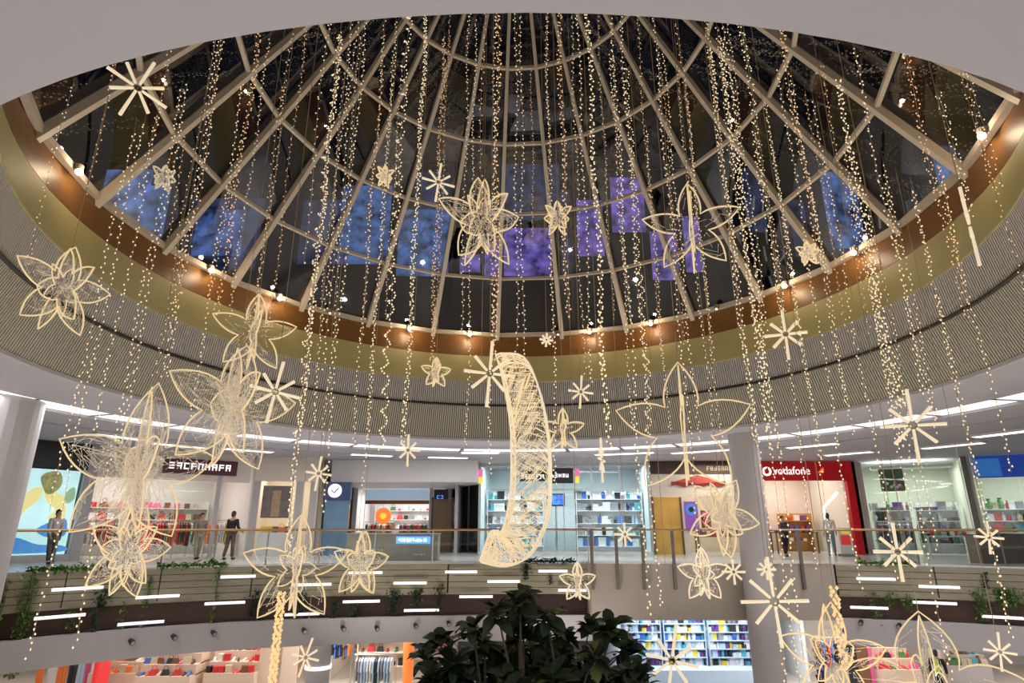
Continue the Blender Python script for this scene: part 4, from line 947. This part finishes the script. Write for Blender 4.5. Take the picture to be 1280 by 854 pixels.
# ---------------------------------------------------------------- blocks added outside to put coloured glow patches in the dome glass
M_block = mat('dark_block', (.02,.02,.02), .7, noise=.3)
def night(c, s): return mat('patch_glow_%s' % c[0], c[1], .6, emit=c[1], es=s, noise=.85, nscale=1.3, sample=False)
BL = night(('blue', (.07,.15,.36)), .75); PU = night(('violet', (.17,.12,.46)), .8); DB = night(('dim_blue', (.03,.05,.12)), .6)
for i, (Y, wh, pans) in enumerate([
    (25, 'seen low through the far left dome glass', [(134,176,212,292,BL),(180,202,232,296,BL)]),
    (30, 'seen through the left dome glass', [(240,318,248,338,DB),(248,300,262,320,BL)]),
    (36, 'seen through the dome left of centre', [(430,484,232,330,BL),(500,560,262,345,BL),(380,420,250,330,DB),(520,560,215,262,DB)]),
    (38.7, 'seen through the centre of the dome', [(630,690,285,345,PU),(606,626,300,345,PU),(575,600,318,340,PU),(626,700,205,275,DB),(700,752,240,350,DB)]),
    (36, 'seen right of centre through the dome', [(762,808,222,290,PU),(812,850,290,350,PU),(720,756,250,320,PU),(852,880,270,340,PU)]),
    (30, 'seen through the right dome glass', [(925,960,210,290,DB),(1024,1084,215,310,BL),(985,1015,250,320,DB)]),
    (24, 'seen through the far right dome glass', [(1163,1207,182,240,BL)])]):
    xs_ = [p_[0] for p_ in pans] + [p_[1] for p_ in pans]; ys_ = [p_[2] for p_ in pans]
    p0, p1 = at(min(xs_)-6, 250, Y), at(max(xs_)+6, 250, Y); top = at(640, min(ys_)-10, Y).z
    t = thing('night_glow_block', 'added dark outside block with coloured glow panels %s' % wh, 'glow block', (p0.x, Y, 4.6))
    b = MB(); b.box((0,.05,0),(p1.x-p0.x,1.6,top-4.6)); b.box((-.1,-.02,top-4.6),(p1.x-p0.x+.1,1.7,top-4.4)); b.build('wall', M_block, t)
    for (x0, x1, y0, y1, m_) in pans:
        a_, c_ = at(x0, y0, Y), at(x1, y1, Y); b = MB(); b.box((a_.x-p0.x,0,c_.z-4.6),(c_.x-p0.x,.04,a_.z-4.6)); b.build('glow_panel', m_, t)  # added glow panels, stand in for coloured patches in the glass

# ---------------------------------------------------------------- star decorations
def star_pts(R, tips=5, valley=.40, rot=0, bulge=.16, seg=6, long_=None):
    out = []
    for k in range(tips):
        at_ = rot + 2*PI*k/tips; Rt = R*(long_[k] if long_ else 1)
        v0 = Vector((math.sin(at_-PI/tips), 0, math.cos(at_-PI/tips)))*R*valley; v1 = Vector((math.sin(at_+PI/tips), 0, math.cos(at_+PI/tips)))*R*valley
        tp_ = Vector((math.sin(at_), 0, math.cos(at_)))*Rt; sd = Vector((math.cos(at_), 0, -math.sin(at_)))
        for (p, q, s) in ((v0, tp_, -1), (tp_, v1, 1)):
            c_ = (p+q)/2 + sd*s*bulge*R*1.1
            for j in range(seg): u_ = j/seg; out.append(p*(1-u_)**2 + c_*2*u_*(1-u_) + q*u_*u_)
    return out
def rotz(pts, a): return [Matrix.Rotation(a, 3, 'Z') @ Vector(p) for p in pts]
def cord(parent, loc, z0):
    top = dome_z(loc[0], loc[1]) + .02; b = MB(); b.tube([(0,0,z0),(0,0,top-loc[2])], .006, 4); b.build('hanging_wire', M_wire, parent)
def star(px, py, rpx, D, label, yaw=.15, fill=0, cross=True, tilt=0, rot=0, rr=None, valley=.40, inner=.0, long_=None, m=None, top=None, bulge=.16):
    p = at(px, py, D); s = D / ray(px, py).y; R = rpx*s; rr = rr or 1.08*s; yaw = yaw - math.atan2(p.x, p.y)
    t = thing('wire_star', label, 'star decoration', p, yaw, None)
    A = star_pts(R, 5, valley, rot, bulge, 6, long_); B = rotz(star_pts(R*.95, 5, valley, rot, bulge, 6, long_), PI/2)
    b = MB(); b.tube(A, rr, 5, True); b.build('star_outline', m or M_rope, t)
    if cross: b = MB(); b.tube(B, rr, 5, True); b.build('cross_outline', m or M_rope, t)
    if inner:
        b = MB(); b.tube(rotz(star_pts(R*inner, 5, .42, rot+.3, bulge), .5), rr*.8, 5, True); b.build('inner_outline', m or M_rope, t)
    if fill:
        for w_, (ang, sc_) in enumerate(((0, 1.0), (PI/2, .95), (.8, .7))):
            if w_ == 2 and fill < 2: break
            b = MB(); n = int(150*fill); prev = None
            base_ = rotz(star_pts(R*sc_*.97, 5, valley, rot, bulge, 6, long_), ang); N = len(base_)
            for j in range(n):
                i0 = random.randrange(N); u_ = random.random()**.6; q = base_[i0]*u_
                i1 = (i0 + random.choice((-2,-1,1,2,3))) % N; q2 = base_[i1]*min(1, max(0, u_ + random.uniform(-.25,.25)))
                b.tube([q, q2], rr*.26, 3, caps=False)
                b.octa(q2, rr*.8)
            o = b.build('glitter_mesh', M_mesh if fill else M_mesh, t); o['kind'] = 'stuff'
    cord(t, p, R*.9 if top is None else top); return t
def burst(px, py, rpx, D, label, yaw=0, arms=8, rot=0.0, m=None, long_down=1.25):
    p = at(px, py, D); s = D / ray(px, py).y; R = rpx*s; t = thing('starburst', label, 'starburst decoration', p, yaw - math.atan2(p.x, p.y))
    th = 2.3*s if rpx > 22 else 1.6*s
    for k in range(arms):
        a_ = rot + 2*PI*k/arms; L_ = R*(long_down if k % (arms//2) == 0 else (.95 if k % 2 == 0 else .85))
        d = Vector((math.sin(a_), 0, math.cos(a_))); b = MB(); b.tube([d*R*.13, d*L_*.6, d*L_], [th*.75, th*.9, th*1.0], 5); b.build('ray', m or M_rope2, t)
    b = MB(); b.tube([Vector((math.sin(q_), 0, math.cos(q_)))*R*.13 for q_ in [2*PI*i/12 for i in range(12)]], th*.5, 4, True); b.build('hub_ring', M_wire, t)
    cord(t, p, R*long_down); return t
star(78, 362, 60, 9.0, 'yellow wire star with a glittery inside over the fins at the left edge', .5, 1, True, rot=.06, inner=.6)
star(318, 416, 52, 11.5, 'open wire star just under the brown ring, above the big filled left star', .12, .5, True, rot=0, valley=.36)
star(290, 510, 84, 9.5, 'big wire star with a densely netted body on the left, upper of the two', .35, 3, True, rot=.1, valley=.42)
star(172, 590, 92, 9.0, 'biggest netted wire star, at the far left below the fins', .2, 3, True, rot=.05, valley=.45, long_=[1.25,1,1,1,1])
star(160, 690, 58, 10.8, 'wire star hanging under the biggest netted left star', .6, 1.6, True, rot=.25, inner=.7)
star(602, 278, 62, 11, 'golden wire star in front of the dome glass, left of centre', .55, 1.6, True, rot=-.1, inner=.65, m=M_rope)
star(864, 284, 62, 12, 'open wire star in front of the dome glass, right of centre', .05, .35, True, rot=0, valley=.34)
star(854, 536, 86, 9.5, 'large open wire star right of centre with an upright cross piece', .03, .0, True, rot=0, valley=.40)
star(903, 645, 50, 11, 'netted wire star hanging before the gift shop left of the grey column', .5, 1.2, True, rot=.5, inner=.5)
star(545, 466, 20, 15, 'small wire star over the olive band left of the moon', .3, .6, True)
star(879, 719, 33, 12, 'small white wire star before the taupe bridge wall', .3, .7, True, inner=.6, m=M_rope2)
star(451, 706, 40, 12, 'netted wire star before the olive kiosk counter', .5, 1.6, True, rot=.1)
star(370, 712, 66, 10.5, 'wire star with a glittery core above the golden beaded tail', .1, .9, True, valley=.38, inner=.45)
star(704, 538, 28, 10.6, 'small open wire star half behind the net moon', .15, .3, True, valley=.35)
star(1042, 826, 68, 10, 'beaded gold star cut by the bottom edge right of the column', .4, .8, True, rot=.1, m=M_gold, inner=.55)
star(1170, 886, 112, 9.5, 'tall arch shaped wire star at the bottom right', .2, .8, True, rot=0, valley=.5, bulge=.22, inner=.45)
star(722, 728, 24, 12, 'small pink white wire star beside the top right of the tree', .2, .6, True, m=M_rope2)
star(697, 272, 24, 13, 'small wire star before the dome glass right of the golden one', .9, .6, True)
star(481, 220, 15, 13, 'tiny wire star high before the dome glass left of centre', .9, .8, True)
star(205, 222, 18, 14, 'tiny wire star high before the dome glass at the left', .7, .8, True)
star(1010, 316, 17, 15, 'tiny wire star before the dome glass above a right spot lamp', .7, .8, True)
for (x, y, r, D, lab, yaw, rot) in [(172,110,38,8,'big starburst at the upper left before the dome glass',.2,.25),(982,418,26,12,'starburst on the olive band at the right',.1,0),(1141,532,37,10,'starburst over the ceiling edge at the right',.1,.02),(968,752,42,9.5,'large starburst low before the grey column',.1,-.05),
        (344,490,32,9.2,'starburst beside the upper netted left star',.2,.15),(612,467,34,10.5,'starburst at the top left of the net moon',.15,.08),(726,490,17,13,'small starburst right of the moon on the fins',.3,.1),(510,563,16,14,'tiny starburst at the ceiling edge left of centre',.2,0),
        (1122,690,28,12,'starburst at the handrail right of the red shop',.1,0),(917,715,15,13,'tiny starburst beside the small white star',.2,0),(398,592,17,13,'small starburst left of the blue round sign',.2,.1),(840,826,34,12,'starburst before the icy blue lower shop',.1,.2),(382,822,18,12,'small starburst before the short lower column',.2,.3),
        (1236,672,16,13,'tiny starburst at the handrail near the right edge',.2,.1),(1212,282,44,8,'nearly edge-on starburst over the olive band at the right',1.57,.02),(548,228,22,15,'faint starburst before the dome, left of the golden star',.2,.1),(683,425,9,14,'tiny gold starburst on the brown ring near the centre',.2,.1),(752,575,22,11,'narrow edge-on starburst before the black shop sign',1.4,0),(781,668,14,13,'tiny starburst at the handrail left of the gold door',.2,0),(1250,815,18,12,'small starburst at the bottom right corner',.2,.1),(958,712,12,12,'tiny starburst at the top of the large low one',.2,0)]:
    burst(x, y, r, D, lab, yaw, rot=rot, long_down=1.0 if r < 16 else 1.25)
# net moon
p = at(600, 568, 10.8); s = 10.8/ray(600, 568).y
moon = thing('net_moon', 'tall crescent moon of glittering light net in the centre', 'moon decoration', p, -.12)
outer = [(28,124),(58,118),(76,78),(86,20),(87,-40),(82,-80),(62,-118),(36,-130),(8,-126)]
inner_ = [(22,122),(30,96),(40,40),(42,0),(41,-48),(34,-84),(26,-96),(18,-92),(6,-124)]
def smooth(P, n=4):
    out = []
    for i in range(len(P)-1):
        p0, p1, p2, p3 = P[max(i-1,0)], P[i], P[i+1], P[min(i+2, len(P)-1)]
        for j in range(n):
            u_ = j/n; out.append(tuple(.5*(2*p1[c]+(p2[c]-p0[c])*u_+(2*p0[c]-5*p1[c]+4*p2[c]-p3[c])*u_*u_+(3*p1[c]-p0[c]-3*p2[c]+p3[c])*u_**3) for c in (0,1)))
    return out + [P[-1]]
O_, I_ = smooth(outer), smooth(inner_); dpt = .32
for nm, y_ in (('front_outline', -dpt), ('back_outline', dpt)):
    b = MB(); b.tube([(x*s, y_, z*s) for x, z in O_] + [(x*s, y_, z*s) for x, z in reversed(I_)], 1.15*s, 5, True); b.build(nm, M_rope2, moon)
b = MB(); N = len(O_)
for k in range(1900):
    f = random.randrange(4); i = random.randrange(N-1); u_ = random.random()
    def pt(i, u_, f, y_):
        ox, oz = O_[i]; ix, iz = I_[i]
        if f == 0: return Vector((ox*s, y_, oz*s))
        if f == 1: return Vector((ix*s, y_, iz*s))
        return Vector(((ox*u_+ix*(1-u_))*s, -dpt if f == 2 else dpt, (oz*u_+iz*(1-u_))*s))
    y_ = random.uniform(-dpt, dpt); q = pt(i, u_, f, y_); q2 = pt(min(i+1, N-1), min(1, max(0, u_+random.choice((-.35,.35)))), f, max(-dpt, min(dpt, y_+random.choice((-.15,.15)))))
    b.tube([q, q2], .35*s, 3, caps=False); b.octa(q2, 1.25*s)
o = b.build('light_net', mat('moon_net', (.8,.7,.5), .4, .2, emit=(1,.78,.50), es=.42, sample=False), moon); o['kind'] = 'stuff'
cord(moon, p + Vector((0,0,0)), 124*s)
# beaded golden tails
for (px, y0, y1, D, lab, n) in [(352,742,870,10.5,'thick golden beaded tail hanging left of the short lower column',3),(1042,735,835,10,'golden bead chain running down into the beaded gold star',2)]:
    p = at(px, y0, D); z1 = at(px, y1, D).z; t = thing('beaded_tail', lab, 'bead chain', p); b = MB(); k = 0; z = 0
    while z > z1 - p.z:
        for j in range(n): b.octa((.05*math.cos(k*1.3+j*2.1), .05*math.sin(k*1.3+j*2.1), z), .032, .04)
        z -= .055; k += 1
    o = b.build('beads', M_gold, t); o['kind'] = 'stuff'; cord(t, p, 0)

# ---------------------------------------------------------------- hanging light strings: (x, y, y_end, distance, kind)
ST = [(90,110,330,9,0),(128,150,250,8.5,0),(170,287,545,11,0),(200,290,552,11,0),(232,310,470,9.5,1),(222,310,470,9.6,0),(268,330,520,12,0),(272,100,430,7,0),(322,60,395,11.2,1),(336,60,395,11.6,0),(300,150,360,14,0),
      (385,420,560,13,2),(402,420,548,13,0),(416,420,545,13.5,0),(356,100,450,9,0),(380,60,420,12,0),(408,60,330,8,0),(450,440,556,14,0),(466,440,560,14.5,0),(484,440,562,12,2),(511,440,556,14,1),(440,100,470,10,0),(478,70,430,9,0),(498,150,400,15,0),
      (528,120,440,12,0),(545,300,450,15,1),(586,430,560,15,0),(614,470,600,13,0),(604,60,330,9,0),(622,100,455,10.5,1),(645,120,470,10.8,0),(652,120,470,11,0),(664,60,300,16,0),(688,300,430,14,0),(692,440,610,13,0),(700,60,400,11,1),(716,80,470,13,0),(736,380,480,12,0),
      (751,380,560,11,1),(768,100,410,15,0),(785,440,540,15,0),(806,440,550,15,2),(800,80,440,12,0),(818,300,545,16,0),(832,150,430,14,0),(850,60,455,9.5,0),(862,430,552,14,0),(880,430,548,14,0),(889,430,552,14.5,0),(900,80,400,8.5,0),(886,60,340,12,0),
      (926,400,552,13,1),(942,380,560,12.5,1),(952,400,575,13,0),(930,60,390,9,1),(918,100,420,11,0),(975,250,470,13,0),(1005,440,575,14,0),(1000,560,715,14,0),(1047,430,545,14,0),(985,90,330,10,1),(1022,200,420,12,0),(1030,340,515,12,0),(1075,300,640,12.5,0),(1105,440,560,13,1),(1092,330,505,11,1),
      (1125,330,545,12.5,0),(1118,420,690,13,0),(1155,440,530,12,0),(1122,330,500,10,0),(1150,150,400,9,1),(1145,95,330,11,0),(1170,100,270,9.5,1),(1204,95,240,8,0),(1236,180,240,8,0),(1236,430,590,11,0),(1262,300,420,8.5,0),(1165,720,850,12,0),(1230,560,800,12,0),
      (948,560,854,12,0),(962,560,854,12.6,0),(1048,560,740,12,0),(1240,640,760,12,0),(990,700,830,11.5,0),(806,700,800,11,0),(820,690,760,12,0),(100,470,640,11,0),(63,700,830,11,0),(105,740,810,11,0),(410,560,640,12,0),(372,560,700,13,1),(455,600,690,13,0),(1108,640,730,12,0),(1022,560,680,13,0),(870,640,740,12,0),
      (210,70,250,9,0),(250,80,300,12,0),(420,200,400,14,0),(560,60,380,14,0),(585,80,420,12,0),(756,200,400,14,0),(870,240,400,14,0),(960,240,400,14,0),(1060,260,420,11,0),(345,200,420,13,0)]
ST.sort(key=lambda q: q[0])
KN = ['thin warm light string', 'thick doubled light string', 'spiral pale light string']
def zone(x, y): 
    return ('far left' if x < 160 else 'left' if x < 400 else 'centre left' if x < 590 else 'middle' if x < 720 else 'centre right' if x < 900 else 'right' if x < 1110 else 'far right')
def endz(y): return 'before the upper dome glass' if y < 300 else 'before the lower dome glass' if y < 400 else 'at the olive ring' if y < 480 else 'over the fins' if y < 555 else 'before the upper shops' if y < 660 else 'before the gallery front' if y < 775 else 'before the lower shops'
cnt = {}
for (x, y, ye, D, kd) in ST: cnt.setdefault((kd, zone(x, ye), endz(ye)), []).append((x, ye))
for (x, y, ye, D, kd) in ST:
    p = at(x, y, D); r = math.hypot(p.x-CX, p.y-CY)
    if r > 9.0: p = Vector((CX + (p.x-CX)*9.0/r, CY + (p.y-CY)*9.0/r, p.z))
    # height at which this plumb line is seen at ye
    rr_ = ray(x, ye); z1 = CAM.z + rr_.z/rr_.y*p.y; top = dome_z(p.x, p.y) - .12
    if z1 > top - .5: z1 = top - 2
    lst = cnt[(kd, zone(x, ye), endz(ye))]; k = lst.index((x, ye)); lb = '%s, %s, ending %s' % (KN[kd], zone(x, ye), endz(ye))
    if len(lst) > 1: lb += ', %s from left' % ordinal(k)
    t = thing('light_string', lb, 'light string', (p.x, p.y, top), 0, 'hanging strings of warm lights')
    b = MB(); w2 = MB(); z = -.1; n_ = 0; L_ = top - z1; amp = (.032, .055, .085)[kd]; br = .013 if D < 10 else .0155
    if ye > 470: br *= 1.2
    if kd: br *= 1.12
    ph = random.uniform(0, 6); path = []
    while z > -L_:
        a_ = ph + n_*(2.3 if kd < 2 else .8); sw = .03*math.sin(n_*.13+ph)
        q = (sw+amp*math.cos(a_)*random.uniform(.5,1), amp*math.sin(a_), z); b.octa(q, br, br*1.3)
        if kd == 1: b.octa((sw-amp*math.cos(a_)*.8, -amp*math.sin(a_), z-.03), br, br*1.3)
        if n_ % 4 == 0: path.append((sw, 0, z))
        z -= (.095, .085, .05)[kd]*random.uniform(.5,1.5); n_ += 1
    path.append((sw, 0, -L_)); w2.tube([(0,0,.3)] + path, .004, 3); w2.build('wire', M_wire, t)
    o = b.build('bulbs', (M_bulb if ye < 470 and x % 3 else M_bulb2), t); o['kind'] = 'stuff'

# ---------------------------------------------------------------- every piece of stock gets its own label
bpy.context.view_layer.update()
def screen_x(o):
    p = o.matrix_world.translation - CAM
    return p.x / max(.1, p.y*math.cos(PITCH) + p.z*math.sin(PITCH))
grp = {}
for o, nm, wh in ITEMS: grp.setdefault((nm, wh), []).append(o)
for (nm, wh), L_ in grp.items():
    L_.sort(key=screen_x)
    for i, o in enumerate(L_):
        o['label'] = '%s %s' % (nm, wh) if len(L_) == 1 else '%s %s, %s from left' % (nm, wh, ordinal(i))
SHORT = [(' from left', ' from left'), ('in the middle of the', 'mid'), ('clothes rack', 'rack'), (' of the stand', ''), ('on the lower level', 'downstairs'), ('at the left of the', 'left in the'), ('at the right of the', 'right in the'), ('the stand ', ''), ('in the ', 'in '), ('of the ', ''), ('on the ', 'on '), ('at the ', 'at '), ('the ', '')]
for o, nm, wh in ITEMS:
    lb = o['label']
    for a_, b_ in SHORT:
        if len(lb.replace(',', ' ').split()) <= 15: break
        lb = lb.replace(a_, b_)
    o['label'] = lb
LONG = [o['label'] for o in COL.objects if o.get('label') and len(o['label'].split()) > 16]
if LONG: print('LONG', LONG)
